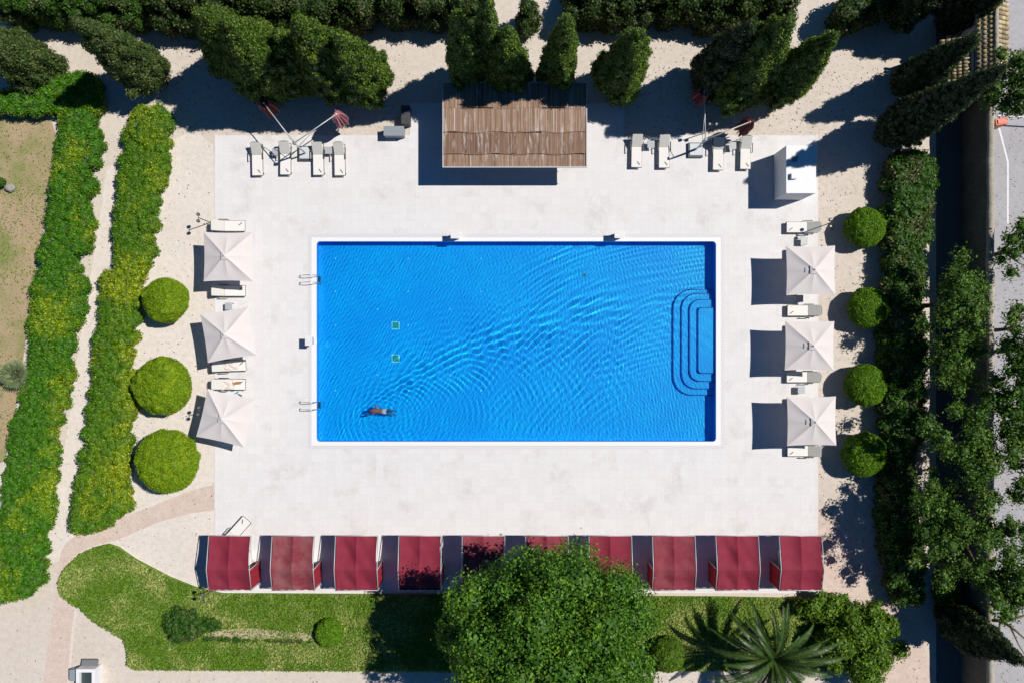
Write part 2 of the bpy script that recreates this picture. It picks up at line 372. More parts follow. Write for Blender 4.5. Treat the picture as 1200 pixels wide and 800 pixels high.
for k, (xa, ya, yb, rr, zt) in enumerate(((791, 339, 463, 22, -.70), (800.5, 344, 455.5, 17, -.55), (809.5, 351, 446.5, 12, -.39), (819, 360.5, 437, 3, -.23))):
    x0 = G(xa, 0).x; y1 = G(0, ya).y; y0 = G(0, yb).y; x1 = PX1-.004-k*.003; r = rr/S
    poly = [(x1, y1), (x0+r, y1)]+[(x0+r-r*math.sin(R(a)), y1-r+r*math.cos(R(a))) for a in range(10, 90, 10)]+[(x0, y1-r), (x0, y0+r)] + \
           [(x0+r-r*math.cos(R(a)), y0+r-r*math.sin(R(a))) for a in range(10, 90, 10)]+[(x0+r, y0), (x1, y0)]
    mb.prism(poly, DEP+.002+k*.001, zt)
o = struct(mb.build('pool_steps', M['pool']))
# nosing lines of darker tile on the steps
mb = MB()
for k, (xa, ya, yb, rr, zt) in enumerate(((791, 339, 463, 22, -.70), (800.5, 344, 455.5, 17, -.55), (809.5, 351, 446.5, 12, -.39), (819, 360.5, 437, 3, -.23))):
    x0 = G(xa, 0).x; y1 = G(0, ya).y; y0 = G(0, yb).y; r = rr/S; x1 = PX1-.05
    line = [(x1, y1), (x0+r, y1)]+[(x0+r-r*math.sin(R(a)), y1-r+r*math.cos(R(a))) for a in range(10, 90, 10)]+[(x0, y1-r), (x0, y0+r)] + \
           [(x0+r-r*math.cos(R(a)), y0+r-r*math.sin(R(a))) for a in range(10, 90, 10)]+[(x0+r, y0), (x1, y0)]
    for a, c_ in zip(line[:-1], line[1:]):
        A, B = Vector((*a, 0)), Vector((*c_, 0)); d = B-A; mb.box(((A.x+B.x)/2, (A.y+B.y)/2, zt+.004), (d.length+.04, .055, .008), math.atan2(d.y, d.x))
struct(mb.build('step_nosing', plain('dark_blue_tile', (.001, .05, .40), .4)))

# water surface: swimmer's wake, its rings and small chop
nx, ny = 820, 412
xs = np.linspace(PX0+.001, PX1-.001, nx); ys = np.linspace(PY0+.001, PY1-.001, ny)
X, Y = np.meshgrid(xs, ys)
Z = np.zeros_like(X)
sw = G(424, 484)
rg = np.random.default_rng(3)
for j in range(64):
    tt = .35+j*.30+rg.uniform(-.08, .08)
    cx, cy = sw.x+tt*1.0, sw.y - .012*tt*tt + rg.uniform(-.12, .12)
    Rr = .60*tt + rg.uniform(-.05, .05)
    lam = .24+.022*tt
    d = np.hypot(X-cx, Y-cy)-Rr
    ang = np.arctan2(Y-cy, X-cx)
    wdt = .28+.07*tt
    amp = .0098*math.exp(-tt/11)*(lam/.30)**1.3
    dirw = .16+.70*np.exp(-((ang-2.1)/.45)**2)+.42*np.exp(-((ang-1.1)/.7)**2)
    Z += amp*dirw*np.cos(2*np.pi*d/lam+rg.uniform(-1, 1))*np.exp(-(d/wdt)**2)
Z *= .72
# older waves bounced from the south wall: broken groups of long crests across the upper middle
cc0 = G(812, 600)
for j in range(40):
    cx, cy = cc0.x+rg.uniform(-3.2, 3.2), cc0.y+rg.uniform(-2.5, 2.5); d = np.hypot(X-cx, Y-cy); ang = np.degrees(np.arctan2(Y-cy, X-cx)); lam = rg.uniform(.27, .50)
    r0 = rg.uniform(10.5, 18.5); a0 = rg.uniform(94, 146); aw = rg.uniform(5, 11); rw = rg.uniform(.7, 1.8)
    Z += .0054*(lam/.36)**1.2*np.cos(2*np.pi*(d-r0)/lam)*np.exp(-((d-r0)/rw)**2-((ang-a0)/aw)**2)
# rings left behind by the kicking
for j in range(5):
    cx, cy = sw.x+1.2+j*1.5, sw.y-.1+rg.uniform(-.3, .3); d = np.hypot(X-cx, Y-cy); lam = .30+.03*j
    Z += .0022*np.cos(2*np.pi*d/lam+rg.uniform(0, 6))*np.exp(-((d-1.6-j*.9)/(1.2+.35*j))**2)
# travelling chop
xn = (X-PX0)/(PX1-PX0)
for j in range(46):
    lam = rg.uniform(.12, .28); th = rg.normal(R(148), .22) if j % 2 else rg.normal(R(10), .35)
    wgt = (np.clip(1.1-xn*1.3, .12, 1) if j % 2 else np.clip(xn*1.5-.2, .05, 1.0))
    ph = rg.uniform(0, 6.28); mod = .5+.5*np.sin(X*rg.uniform(.3, .9)+Y*rg.uniform(-.9, .9)+rg.uniform(0, 6))
    k = 2*np.pi/lam
    Z += .00115*(lam/.28)**1.4*wgt*mod*np.cos(k*(X*math.cos(th)+Y*math.sin(th))+ph+.5*np.sin(X*.7+Y*1.1+j))
edge = np.minimum(np.minimum(X-PX0, PX1-X), np.minimum(Y-PY0, PY1-Y)); Z *= .62
V = np.stack([X, Y, Z-.045], -1).reshape(-1, 3)
ii = (np.arange(ny-1)[:, None]*nx+np.arange(nx-1)[None, :]).reshape(-1)
F = np.stack([ii, ii+1, ii+nx+1, ii+nx], -1)
def np_mesh(name, V, F, mat, parent=None, smooth=False, tone=None):
    me = bpy.data.meshes.new(name); nv, nf, k = len(V), len(F), F.shape[1]
    me.vertices.add(nv); me.vertices.foreach_set('co', V.astype(np.float32).ravel())
    me.loops.add(nf*k); me.loops.foreach_set('vertex_index', F.astype(np.int32).ravel())
    me.polygons.add(nf); me.polygons.foreach_set('loop_start', np.arange(0, nf*k, k, dtype=np.int32))
    me.update(calc_edges=True)
    me.polygons.foreach_set('use_smooth', np.full(nf, smooth, dtype=bool))
    if tone is not None:
        a = me.attributes.new('tone', 'FLOAT', 'FACE'); a.data.foreach_set('value', tone.astype(np.float32))
    me.materials.append(mat); me.validate()
    o = bpy.data.objects.new(name, me); COL.objects.link(o)
    if parent: o.parent = parent
    return o
wo = struct(np_mesh('water', V, F, M['water'], smooth=True)); wo.cycles.is_caustics_caster = True
sl.cycles.is_caustics_light = True
for nm in ('pool_basin', 'pool_steps', 'step_nosing'): bpy.data.objects[nm].cycles.is_caustics_receiver = True
WET = ('pool_drain', 'floor_inlet', 'floor_outlet', 'grille', 'rung', 'handrail')

# ------------------------------------------------------------------ foliage
ICO = None
def ico():
    global ICO
    if ICO is None:
        bm = bmesh.new(); bmesh.ops.create_icosphere(bm, subdivisions=2, radius=1)
        ICO = (np.array([v.co[:] for v in bm.verts]), np.array([[v.index for v in f.verts] for f in bm.faces])); bm.free()
    return ICO
def foliage(name, lobes, mat, size=.13, dens=110, parent=None, rng=None, core=.86, jit=.08, flat=.5, zmin=.02):
    """lobes: array (n,6) centre and radii. Leaves on the union's surface, plus light-blocking lobes inside with shade painted as a dark tone, in one mesh."""
    rng = rng or RNG
    L = np.asarray(lobes, dtype=float); P = []; Nn = []
    for i, l in enumerate(L):
        a, b, c = l[3:]; area = 4*math.pi*(((a*b)**1.6+(a*c)**1.6+(b*c)**1.6)/3)**(1/1.6)
        n = max(6, int(area*dens)); u = rng.normal(size=(n, 3)); u /= np.linalg.norm(u, axis=1)[:, None]
        p = l[:3]+u*l[3:]*(1+rng.normal(0, jit, (n, 1)))
        nn = u/l[3:]; nn /= np.linalg.norm(nn, axis=1)[:, None]
        near = np.where(np.all(np.abs(L[:, :3]-l[:3]) < (L[:, 3:]+l[3:]), axis=1))[0]
        keep = p[:, 2] > zmin
        for j in near:
            if j == i: continue
            keep &= (((p-L[j, :3])/L[j, 3:])**2).sum(1) > .80
        P.append(p[keep]); Nn.append(nn[keep])
    P = np.concatenate(P); Nn = np.concatenate(Nn); n = len(P)
    Nn = Nn+rng.normal(0, flat, (n, 3)); Nn /= np.linalg.norm(Nn, axis=1)[:, None]
    T = rng.normal(size=(n, 3)); T -= Nn*(T*Nn).sum(1)[:, None]; T /= np.linalg.norm(T, axis=1)[:, None]; B = np.cross(Nn, T)
    s = (size*rng.uniform(.6, 1.3, n))[:, None]
    q = np.stack([P-T*s*.6, P-B*s*.36, P+T*s*.6+Nn*s*.1, P+B*s*.36], 1).reshape(-1, 3)
    F = np.arange(4*n).reshape(n, 4)
    tone = np.clip(rng.beta(1.05, 1.15, n), 0, 1)
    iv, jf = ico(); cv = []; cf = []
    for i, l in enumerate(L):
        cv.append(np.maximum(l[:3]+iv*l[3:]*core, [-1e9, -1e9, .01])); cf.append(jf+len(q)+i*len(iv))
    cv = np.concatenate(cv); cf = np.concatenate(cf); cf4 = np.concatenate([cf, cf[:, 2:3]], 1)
    # quads for leaves; core triangles in a second mesh joined by hand (loop totals differ)
    Vall = np.concatenate([q, cv]); me = bpy.data.meshes.new(name)
    me.vertices.add(len(Vall)); me.vertices.foreach_set('co', Vall.astype(np.float32).ravel())
    loops = np.concatenate([F.ravel(), cf.ravel()]); me.loops.add(len(loops)); me.loops.foreach_set('vertex_index', loops.astype(np.int32))
    starts = np.concatenate([np.arange(n)*4, 4*n+np.arange(len(cf))*3]); me.polygons.add(len(starts)); me.polygons.foreach_set('loop_start', starts.astype(np.int32))
    me.update(calc_edges=True)
    a = me.attributes.new('tone', 'FLOAT', 'FACE'); a.data.foreach_set('value', np.concatenate([tone, np.full(len(cf), .15)]).astype(np.float32))  # core faces get one dark tone, painting shade inside the crown
    me.materials.append(mat); me.validate()
    o = bpy.data.objects.new(name, me); COL.objects.link(o)
    if parent: o.parent = parent
    return o
def trunk(parent, p0, p1, r0, r1, mat=None, name='trunk', bend=.15):
    mb = MB(); p0 = Vector(p0); p1 = Vector(p1); n = 5; off = Vector((random.uniform(-1, 1), random.uniform(-1, 1), 0))*bend*(p1-p0).length*.3
    mb.tube([p0.lerp(p1, i/n)+off*math.sin(math.pi*i/n) for i in range(n+1)], [r0+(r1-r0)*i/n for i in range(n+1)], 8)
    return mb.build(name, mat or M['bark'], parent, True)

def cypress(px, py, h, r, label, mat='leaf_cypress', slim=1.0, group=None, lump=1.0, seed=0, z0=.4, spread=1.0):
    rg = np.random.default_rng(seed+11); b = G(px, py); root = empty('cypress_tree', label, 'cypress', (b.x, b.y, 0), 0, group)
    L = []
    def prof(u):   # radius along the height
        return r*(min(1, (u+.02)/.16)**.6)*(max(0, 1-u**(1.7*slim))**.75)
    nz = max(8, int(h/(.42*lump)))
    for i in range(nz):
        u = (i+.5)/nz; z = z0+u*(h-z0); rr = prof(u)
        lr = max(.16, min(.55*lump, rr*.55)); nr = max(1, int(2*math.pi*max(rr-lr*.6, .01)/(lr*1.15)))
        for j in range(nr):
            if rg.random() < .22: continue
            a = 2*math.pi*(j+rg.uniform(-.35, .35))/nr+i*1.3; q = max(rr-lr*.75, 0)*(1+.16*math.sin(3*a+seed+z*.35)+.08*math.sin(7*a+z*.8))*rg.uniform(.78, 1.0); k = rg.uniform(.8, 1.2)
            L.append((q*math.cos(a), q*math.sin(a), z+rg.uniform(-.2, .2), lr*k, lr*k, lr*k*1.55))
        if rr > lr: L.append((0, 0, z, rr*.56, rr*.56, h/nz*1.2))
        for j in range(int(5+rr*11)):
            a = rg.uniform(0, 6.283); q = rr*(1+.16*math.sin(3*a+seed+z*.35)+.10*math.sin(7*a+z*.8))*rg.uniform(.84, 1.08); k = rg.uniform(.13, .30)*max(.7, lump); L.append((q*math.cos(a), q*math.sin(a), z+rg.uniform(-.2, .2), k, k, k*1.8))
    foliage('crown', L, M[mat], size=.10, dens=135, parent=root, rng=rg, jit=.14, flat=.8, core=.78)
    trunk(root, (0, 0, 0), (0, 0, h*.6), .16, .06)
    return root

def broad_tree(name, loc, h, rx, ry, rz, label, mat, cat='tree', n=26, lr=1.3, size=.17, dens=60, seed=0, group=None, tr=.28, zc=None, trunk_base=None, core=.80, jit=.12, keep=1.0):
    rg = np.random.default_rng(seed+101); root = empty(name, label, cat, (loc[0], loc[1], 0), 0, group)
    zc = zc if zc is not None else h-rz; L = []
    for i in range(n):
        g = (i+.5)/n; ct = 1-1.55*g; stt = math.sqrt(max(0, 1-ct*ct)); a = i*2.39996+rg.uniform(-.3, .3); q = rg.uniform(.62, .96) if keep >= 1 else rg.uniform(.35, 1.28)
        if keep < 1 and rg.random() < .15: continue
        k = rg.uniform(.65, 1.25)*lr
        L.append((rx*stt*math.cos(a)*q*(1-.5*lr/rx), ry*stt*math.sin(a)*q*(1-.5*lr/ry), zc+rz*ct*q*(1-.4*lr/rz), k, k, k*.8))
    nb = len(L)
    for i in range(nb*3):   # small clumps breaking the outline of the large ones
        l = L[rg.integers(nb)]; u = rg.normal(size=3); u /= np.linalg.norm(u); u[2] = abs(u[2])*.8
        k = rg.uniform(.22, .42)*l[3]
        L.append((l[0]+u[0]*l[3]*.92, l[1]+u[1]*l[4]*.92, l[2]+u[2]*l[5]*.92, k, k, k*.8))
    if keep >= 1: L.append((0, 0, zc-.15*rz, rx*.55, ry*.55, rz*.5))
    foliage('crown', L, M[mat], size=size, dens=dens, parent=root, rng=rg, core=core, jit=jit, flat=.65)
    tb = Vector(trunk_base) if trunk_base else Vector((0, 0, 0))
    trunk(root, tb, (0, 0, zc), tr, tr*.5)
    for k in range(4):
        a = k*1.57+rg.uniform(-.4, .4); trunk(root, (0, 0, zc*.62), (rx*.6*math.cos(a), ry*.6*math.sin(a), zc+rz*.2), tr*.45, tr*.12, name='limb')
    return root

def hedge(name, label, outline, h, mat, lr=.40, size=.11, dens=150, seed=0, cat='hedge', conv_z=None, group=None, ragged=.12, step=None, seen=True):
    """outline: list of (y_px, x_left_px, x_right_px) or polygon list; points given as the photograph shows the hedge's top"""
    rg = np.random.default_rng(seed+501)
    k = (H-h)/H if seen else 1.0
    pts = [((px-600)/S*k, (400-py)/S*k) for px, py in outline]
    P = np.array(pts); x0, y0 = P.min(0); x1, y1 = P.max(0)
    def inside(q):
        c = False
        for i in range(len(P)):
            a, b = P[i], P[i-1]
            if (a[1] > q[1]) != (b[1] > q[1]) and q[0] < (b[0]-a[0])*(q[1]-a[1])/(b[1]-a[1]+1e-12)+a[0]: c = not c
        return c
    def edge_d(q):
        d = 9
        for i in range(len(P)):
            a, b = P[i], P[i-1]; ab = b-a; u = np.clip(np.dot(q-a, ab)/(np.dot(ab, ab)+1e-9), 0, 1); d = min(d, np.linalg.norm(q-a-ab*u))
        return d
    L = []; st = step or lr*.95
    cx, cy = P.mean(0)
    for gx in np.arange(x0, x1, st):
        for gy in np.arange(y0, y1, st):
            q = np.array([gx+rg.uniform(-.4, .4)*st, gy+rg.uniform(-.4, .4)*st])
            if not inside(q): continue
            e = edge_d(q)
            if e < lr*.45: continue
            k2 = rg.uniform(.75, 1.2)*lr; zt = h-k2*.8-rg.uniform(0, ragged)-(ragged*1.2 if e < lr else 0)
            zt = max(zt, k2*.25)
            L.append((q[0], q[1], zt, k2, k2, k2*.8))
            if e < lr*1.6:
                zz = zt-lr*1.1
                while zz > lr*.2: L.append((q[0]+rg.uniform(-.1, .1), q[1]+rg.uniform(-.1, .1), zz, k2*.9, k2*.9, k2)); zz -= lr*1.2
    L = np.array(L); c = L[:, :2].mean(0); L[:, :2] -= c
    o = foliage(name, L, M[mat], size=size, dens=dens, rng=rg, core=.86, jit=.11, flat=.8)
    o.location = (c[0], c[1], 0); tag(o, label, cat, group); return o

def strip(rows): return [(a, y) for y, a, b in rows]+[(b, y) for y, a, b in reversed(rows)]
def topiary(px, py, rpx, h, label, mat, seed, group):
    rg = np.random.default_rng(seed); zc = h*.52; p = W(px, py, zc); r = rpx/S*(H-zc)/H
    root = empty('topiary_ball', label, 'topiary', (p.x, p.y, 0), rg.uniform(0, 3), group)
    L = [(0, 0, zc, r*.93, r*.93, h*.49)]
    for i in range(6): a = rg.uniform(0, 6.28); L.append((r*.17*math.cos(a), r*.17*math.sin(a), zc+rg.uniform(-.1, .08), r*rg.uniform(.76, .84), r*rg.uniform(.76, .84), h*.43))
    for i in range(90):
        u = rg.normal(size=3); u /= np.linalg.norm(u); k = r*rg.uniform(.10, .20)
        L.append((u[0]*r*.84, u[1]*r*.84, zc+u[2]*h*.42, k, k, k))
    foliage('crown', L, M[mat], size=.07, dens=520, parent=root, rng=rg, core=.93, jit=.022, flat=.7)
    trunk(root, (0, 0, 0), (0, 0, zc), .09, .06)
    return root
def frac_trunk(): pass

# left hedges
hedge('hedge', 'outer clipped green hedge along the far left lawn, west of the gravel path', strip([(118, 66, 108), (150, 64, 112), (200, 56, 106), (232, 52, 102), (250, 49, 104), (290, 41, 99), (305, 38, 82), (330, 36, 97), (360, 31, 92), (400, 28, 80), (440, 24, 78), (470, 17, 74), (505, 6, 60), (550, 2, 62), (600, -8, 54), (650, -14, 48), (690, -16, 40), (708, -16, 20)]), 1.25, 'leaf_hedge', seed=1)
hedge('hedge', 'yellow-green clipped hedge between the gravel path and the pool terrace', strip([(122, 160, 184), (132, 146, 195), (200, 135, 190), (260, 129, 176), (315, 128, 172), (318, 117, 166), (370, 112, 160), (420, 104, 152), (450, 104, 158), (500, 96, 152), (528, 92, 144), (560, 86, 144), (600, 80, 146), (612, 76, 130), (627, 75, 104)]), 1.25, 'leaf_hedge_yellow', seed=2)
hedge('hedge', 'green hedge in the upper left corner beside the leaning dark conifer', [(-20, 128), (60, 132), (112, 128), (114, 92), (100, 80), (60, 86), (-20, 108)], 1.4, 'leaf_hedge', seed=3)
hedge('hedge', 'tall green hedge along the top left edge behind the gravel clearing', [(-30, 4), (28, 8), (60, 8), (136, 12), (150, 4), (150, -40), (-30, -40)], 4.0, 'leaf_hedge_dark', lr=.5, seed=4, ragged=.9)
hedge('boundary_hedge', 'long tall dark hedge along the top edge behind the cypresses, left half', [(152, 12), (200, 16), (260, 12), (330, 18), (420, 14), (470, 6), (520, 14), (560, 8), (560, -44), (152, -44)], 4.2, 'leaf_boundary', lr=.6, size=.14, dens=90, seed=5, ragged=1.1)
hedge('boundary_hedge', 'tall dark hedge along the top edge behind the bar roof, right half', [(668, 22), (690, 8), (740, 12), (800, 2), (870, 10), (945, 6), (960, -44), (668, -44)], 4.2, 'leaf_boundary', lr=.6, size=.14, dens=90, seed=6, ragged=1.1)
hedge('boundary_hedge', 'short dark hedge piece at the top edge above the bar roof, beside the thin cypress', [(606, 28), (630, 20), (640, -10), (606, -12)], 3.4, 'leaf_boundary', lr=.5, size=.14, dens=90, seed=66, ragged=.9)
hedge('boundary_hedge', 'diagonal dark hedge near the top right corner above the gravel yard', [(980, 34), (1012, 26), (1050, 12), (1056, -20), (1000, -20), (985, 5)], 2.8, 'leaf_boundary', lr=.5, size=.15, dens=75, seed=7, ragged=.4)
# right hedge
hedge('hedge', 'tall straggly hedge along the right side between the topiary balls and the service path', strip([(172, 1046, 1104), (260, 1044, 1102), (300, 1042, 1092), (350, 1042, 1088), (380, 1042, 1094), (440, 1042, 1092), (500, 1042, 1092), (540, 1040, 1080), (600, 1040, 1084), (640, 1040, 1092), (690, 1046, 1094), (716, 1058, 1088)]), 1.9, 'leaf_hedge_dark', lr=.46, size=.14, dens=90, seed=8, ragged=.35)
hedge('shrub_row', 'narrow green shrub strip at the foot of the tall stone wall, lower right', [(1106, 670), (1127, 670), (1127, 735), (1108, 735)], 1.4, 'leaf_wood', lr=.35, seed=9, cat='shrub')

# topiary balls
for i, (px, py, r, h, l) in enumerate([(194, 352, 27, 2.2, 'smallest bright round topiary bush on the left gravel, beside the second umbrella'), (190, 452, 34, 2.4, 'middle bright round topiary bush on the left gravel between the other two'), (196.5, 539.5, 37, 2.5, 'largest bright round topiary bush, lowest on the left gravel above the pink path')]):
    topiary(px, py, r, h, l, 'leaf_topiary', 40+i, 'round topiary bushes on the left gravel')
for i, (px, py, r, h, l) in enumerate([(1014, 267, 24, 2.0, 'dark round topiary bush beside the upper right lamp post, nearest the white kiosk'), (1017, 360.5, 24, 2.0, 'dark round topiary bush on the right gravel beside the first two white umbrellas'), (1013.5, 451, 25, 2.1, 'dark round topiary bush on the right gravel beside the lower edge of the middle umbrella'), (1013, 531.5, 26, 2.2, 'dark egg-shaped topiary bush lowest on the right gravel by the third umbrella')]):
    topiary(px, py, r, h, l, 'leaf_topiary_dark', 50+i, 'round topiary bushes on the right gravel')

# conifers
CY = [
 (181, 92, 9.0, 1.35, 'olive-green conifer leaning out over the top of the yellow hedge', 'leaf_cypress_olive', .9, 1.0),
 (52, 84, 5.5, 1.6, 'olive conifer at the upper left edge beside the gravel clearing', 'leaf_cypress_olive', .8, 1.0),
 (330, 98, 10.0, 2.0, 'large bushy dark cypress, thickest of the clump above the left loungers', 'leaf_cypress', .8, 1.2),
 (296, 78, 8.5, 1.7, 'dark cypress at the left end of the clump above the left loungers', 'leaf_cypress', .8, 1.2),
 (400, 100, 10.5, 1.6, 'yellow-tipped cypress in the middle of the clump above the left loungers', 'leaf_cypress', .9, 1.0),
 (434, 106, 9.5, 1.55, 'rounded cypress at the right end of the clump above the left loungers', 'leaf_cypress', .8, .9),
 (364, 92, 7.5, 1.3, 'shorter dark cypress squeezed inside the clump above the left loungers', 'leaf_cypress', .9, 1.0),
 (549, 96, 10.8, 1.0, 'ragged narrow cypress behind the left corner of the wooden bar roof', 'leaf_cypress', 1.0, .8),
 (576, 90, 12.8, .62, 'thin pointed cypress behind the bar roof reaching the top edge', 'leaf_cypress', 1.2, .7),
 (594, 98, 8.6, 1.5, 'broad round-headed cypress behind the bar roof, left of its middle', 'leaf_cypress', .7, 1.0),
 (651, 100, 10.8, 1.05, 'upright cypress behind the bar roof, right of its middle', 'leaf_cypress', .8, .85),
 (722, 103, 9.4, 1.45, 'stand-alone round cypress just right of the wooden bar roof', 'leaf_cypress', .75, 1.0),
 (852, 106, 11.2, 1.85, 'huge dark cypress above the right loungers, thickest of the three', 'leaf_cypress', .8, 1.1),
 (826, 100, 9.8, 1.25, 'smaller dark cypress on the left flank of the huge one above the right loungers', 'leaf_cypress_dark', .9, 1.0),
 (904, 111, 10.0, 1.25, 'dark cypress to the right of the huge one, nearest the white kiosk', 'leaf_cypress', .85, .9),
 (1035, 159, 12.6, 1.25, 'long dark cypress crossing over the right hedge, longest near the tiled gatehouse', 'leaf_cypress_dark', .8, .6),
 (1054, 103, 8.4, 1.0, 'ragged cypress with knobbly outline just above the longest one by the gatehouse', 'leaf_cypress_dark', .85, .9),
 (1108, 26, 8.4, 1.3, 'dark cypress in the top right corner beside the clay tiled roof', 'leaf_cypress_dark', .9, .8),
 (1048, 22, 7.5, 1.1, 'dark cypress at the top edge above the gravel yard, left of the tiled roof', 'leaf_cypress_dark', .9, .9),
 (1108, 719, 7.6, 1.15, 'dark cypress in the bottom right corner leaning across the stone wall', 'leaf_cypress_dark', .9, .8),
]
for i, (px, py, h, r, l, mt, sl_, lump) in enumerate(CY):
    cypress(px, py, h, r, l, mt, sl_, 'conifers round the pool garden', lump, seed=i)
# trees
p = W(644, 758, 7.2)
broad_tree('broadleaf_tree', (p.x, p.y), 11.6, 6.15, 5.9, 4.4, 'huge bright green broadleaf tree covering the middle red cabanas', 'leaf_tree', n=84, lr=1.2, size=.15, dens=85, seed=1, tr=.35, zc=7.0, jit=.18, core=.62)
for i, (px, py, z, h, rx, ry, rz, l, n) in enumerate([
 (1122, 355, 4.4, 6.0, 2.0, 2.3, 1.6, 'thin-leaved tree over the service path beside the topmost right umbrella', 13),
 (1120, 425, 4.0, 5.4, 1.6, 1.6, 1.4, 'small loose tree between the stone wall and the right hedge, mid height', 9),
 (1135, 520, 4.8, 6.6, 2.5, 2.5, 1.7, 'leafy tree over the stone wall level with the lowest right umbrella', 16),
 (1150, 640, 5.0, 6.9, 3.3, 3.0, 1.8, 'widest leafy tree over the stone wall near the lower right corner', 22),
 (1200, 410, 5.5, 7.2, 1.6, 2.3, 1.5, 'dark tree on the road side of the wall at the right edge, middle', 12),
 (1212, 540, 5.0, 7.2, 2.0, 2.6, 1.6, 'dark tree on the road side at the right edge above the bare branches', 12),
 (1192, 480, 5.0, 6.6, 1.7, 1.9, 1.4, 'dark tree over the road edge just above the widest right-hand tree', 12),
 (1188, 690, 5.0, 6.8, 1.6, 1.5, 1.4, 'dark tree over the road just above the bare yellow branches', 10),
 (1098, 610, 4.2, 5.6, 1.5, 2.6, 1.3, 'dark loose tree rising out of the right hedge, lower half', 14),
 (1196, 290, 4.5, 6.0, 1.3, 1.8, 1.2, 'sparse tree at the right edge over the pale road', 7),
 (1192, 95, 6.5, 8.6, 1.5, 1.9, 1.9, 'dense dark tree on the road below the clay tiled roof', 12)]):
    p = W(px, py, z)
    broad_tree('roadside_tree', (p.x, p.y), h, rx, ry, rz, l, 'leaf_wood', n=int(n*2.7), lr=.50, size=.13, dens=72, seed=20+i, tr=.16, zc=z, group='trees along the right boundary wall', keep=.5, core=.6, jit=.25)
def bare_tree(base, joints, label, mat):
    root = empty('bare_tree', label, 'tree', base)
    b = Vector(base)
    for k, (pts, r0, r1) in enumerate(joints):
        mb = MB(); n = len(pts); mb.tube([W(*q)-b for q in pts], [r0+(r1-r0)*i/(n-1) for i in range(n)], 7)
        mb.build('trunk' if k == 0 else 'limb', mat, root, True)
    return root
bb = G(1153, 698)
bare_tree(bb, [([(1153, 698, 0), (1163, 726, 3)], .16, .12), ([(1163, 726, 3), (1180, 727, 3.4), (1196, 722, 3.9), (1212, 718, 4.2)], .11, .05), ([(1174, 727, 3.2), (1190, 738, 3.8), (1212, 758, 4.6)], .10, .04), ([(1172, 728, 3.2), (1171, 745, 3.4), (1178, 770, 3.6)], .08, .02), ([(1184, 734, 3.6), (1194, 755, 4.0), (1206, 776, 4.4)], .06, .02)], 'bare yellow-barked branches beside the wall over the road, bottom right', M['bark_pale'])
bb = G(1160, 378)
bare_tree(bb, [([(1150, 380, 0), (1166, 387, 3)], .15, .12), ([(1166, 387, 3), (1184, 385, 3.6), (1192, 376, 4), (1206, 370, 4.4)], .12, .06), ([(1184, 387, 3.6), (1192, 396, 4), (1208, 400, 4.4)], .09, .05), ([(1176, 386, 3.2), (1186, 372, 3.8), (1200, 358, 4.2)], .06, .03)], 'forked bare limb arching over the pale road at the right edge', M['bark'])
# shrubs at the bottom
p = W(1010, 752, 1.6)
broad_tree('round_shrub', (p.x, p.y), 3.0, 2.75, 2.9, 1.5, 'large round bright shrub beside the palm, below the last red cabana', 'leaf_shrub', 'shrub', n=26, lr=.75, size=.15, dens=95, seed=40, tr=.12, zc=1.5)
p = W(965, 712, 1.2)
broad_tree('round_shrub', (p.x, p.y), 1.9, 1.7, .9, .9, 'small pale-leaved shrub tucked behind the last red cabana', 'leaf_shrub', 'shrub', n=12, lr=.45, size=.14, dens=80, seed=41, tr=.08, zc=1.0)
topiary(783, 766, 20, 1.8, 'round clipped shrub at the right foot of the huge tree', 'leaf_shrub', 60, None)
hedge('garden_shrub', 'low dark rounded shrub at the left end of the garden bed, beside the spiky tail', [(186, 738), (189, 722), (202, 713), (220, 715), (233, 724), (236, 740), (226, 754), (206, 758), (190, 752)], .85, 'leaf_hedge_dark', lr=.30, size=.10, dens=150, seed=61, cat='shrub', ragged=.25)
topiary(386, 741, 17, 1.1, 'small round clipped shrub in the middle of the left garden bed', 'leaf_topiary_dark', 62, None)
topiary(0, 214, 6, .7, 'small dark bush beside the grey rock on the dry lawn at the left edge', 'leaf_hedge_dark', 63, None)
hedge('low_hedge', 'thin dark edging plants running along the middle of the left garden bed', [(236, 746), (300, 749), (372, 751), (372, 754), (300, 753), (236, 752)], .45, 'leaf_hedge_dark', lr=.14, size=.09, dens=200, seed=12, ragged=.05, step=.12)
hedge('garden_shrub', 'dark spiky shrubs forming the tail of the round bush in the left garden', [(228, 722), (250, 724), (262, 733), (250, 742), (230, 744)], .6, 'leaf_hedge_dark', lr=.28, size=.1, dens=120, seed=13, cat='shrub')

# planted bed (knee high ground cover) at the bottom: soil body and leaf cover
bed = [(112, 640), (128, 636), (140, 640), (160, 654), (200, 675), (233, 688), (262, 694), (520, 696), (850, 698), (948, 700), (975, 712), (990, 740), (985, 784), (852, 784), (520, 785), (160, 783), (150, 778), (151, 762), (146, 748), (130, 738), (110, 726), (95, 711), (80, 703), (72, 693), (70, 680), (78, 664), (95, 648)]
BH = .24
me = bpy.data.meshes.new('garden_bed'); bm = bmesh.new()
vs = [bm.verts.new((G(*q).x, G(*q).y, BH-.04)) for q in bed]; f = bm.faces.new(vs); f.normal_update()
if f.normal.z < 0: f.normal_flip()
ex = bmesh.ops.extrude_face_region(bm, geom=[f]); bmesh.ops.translate(bm, verts=[e for e in ex['geom'] if isinstance(e, bmesh.types.BMVert)], vec=(0, 0, 0))
bm.faces.ensure_lookup_table()
low = [v for v in vs]
for v in low: v.co.z = 0.0
bmesh.ops.triangulate(bm, faces=bm.faces[:]); bm.to_mesh(me); bm.free(); me.materials.append(M['lawn'])
o = bpy.data.objects.new('garden_bed', me); COL.objects.link(o); struct(o)
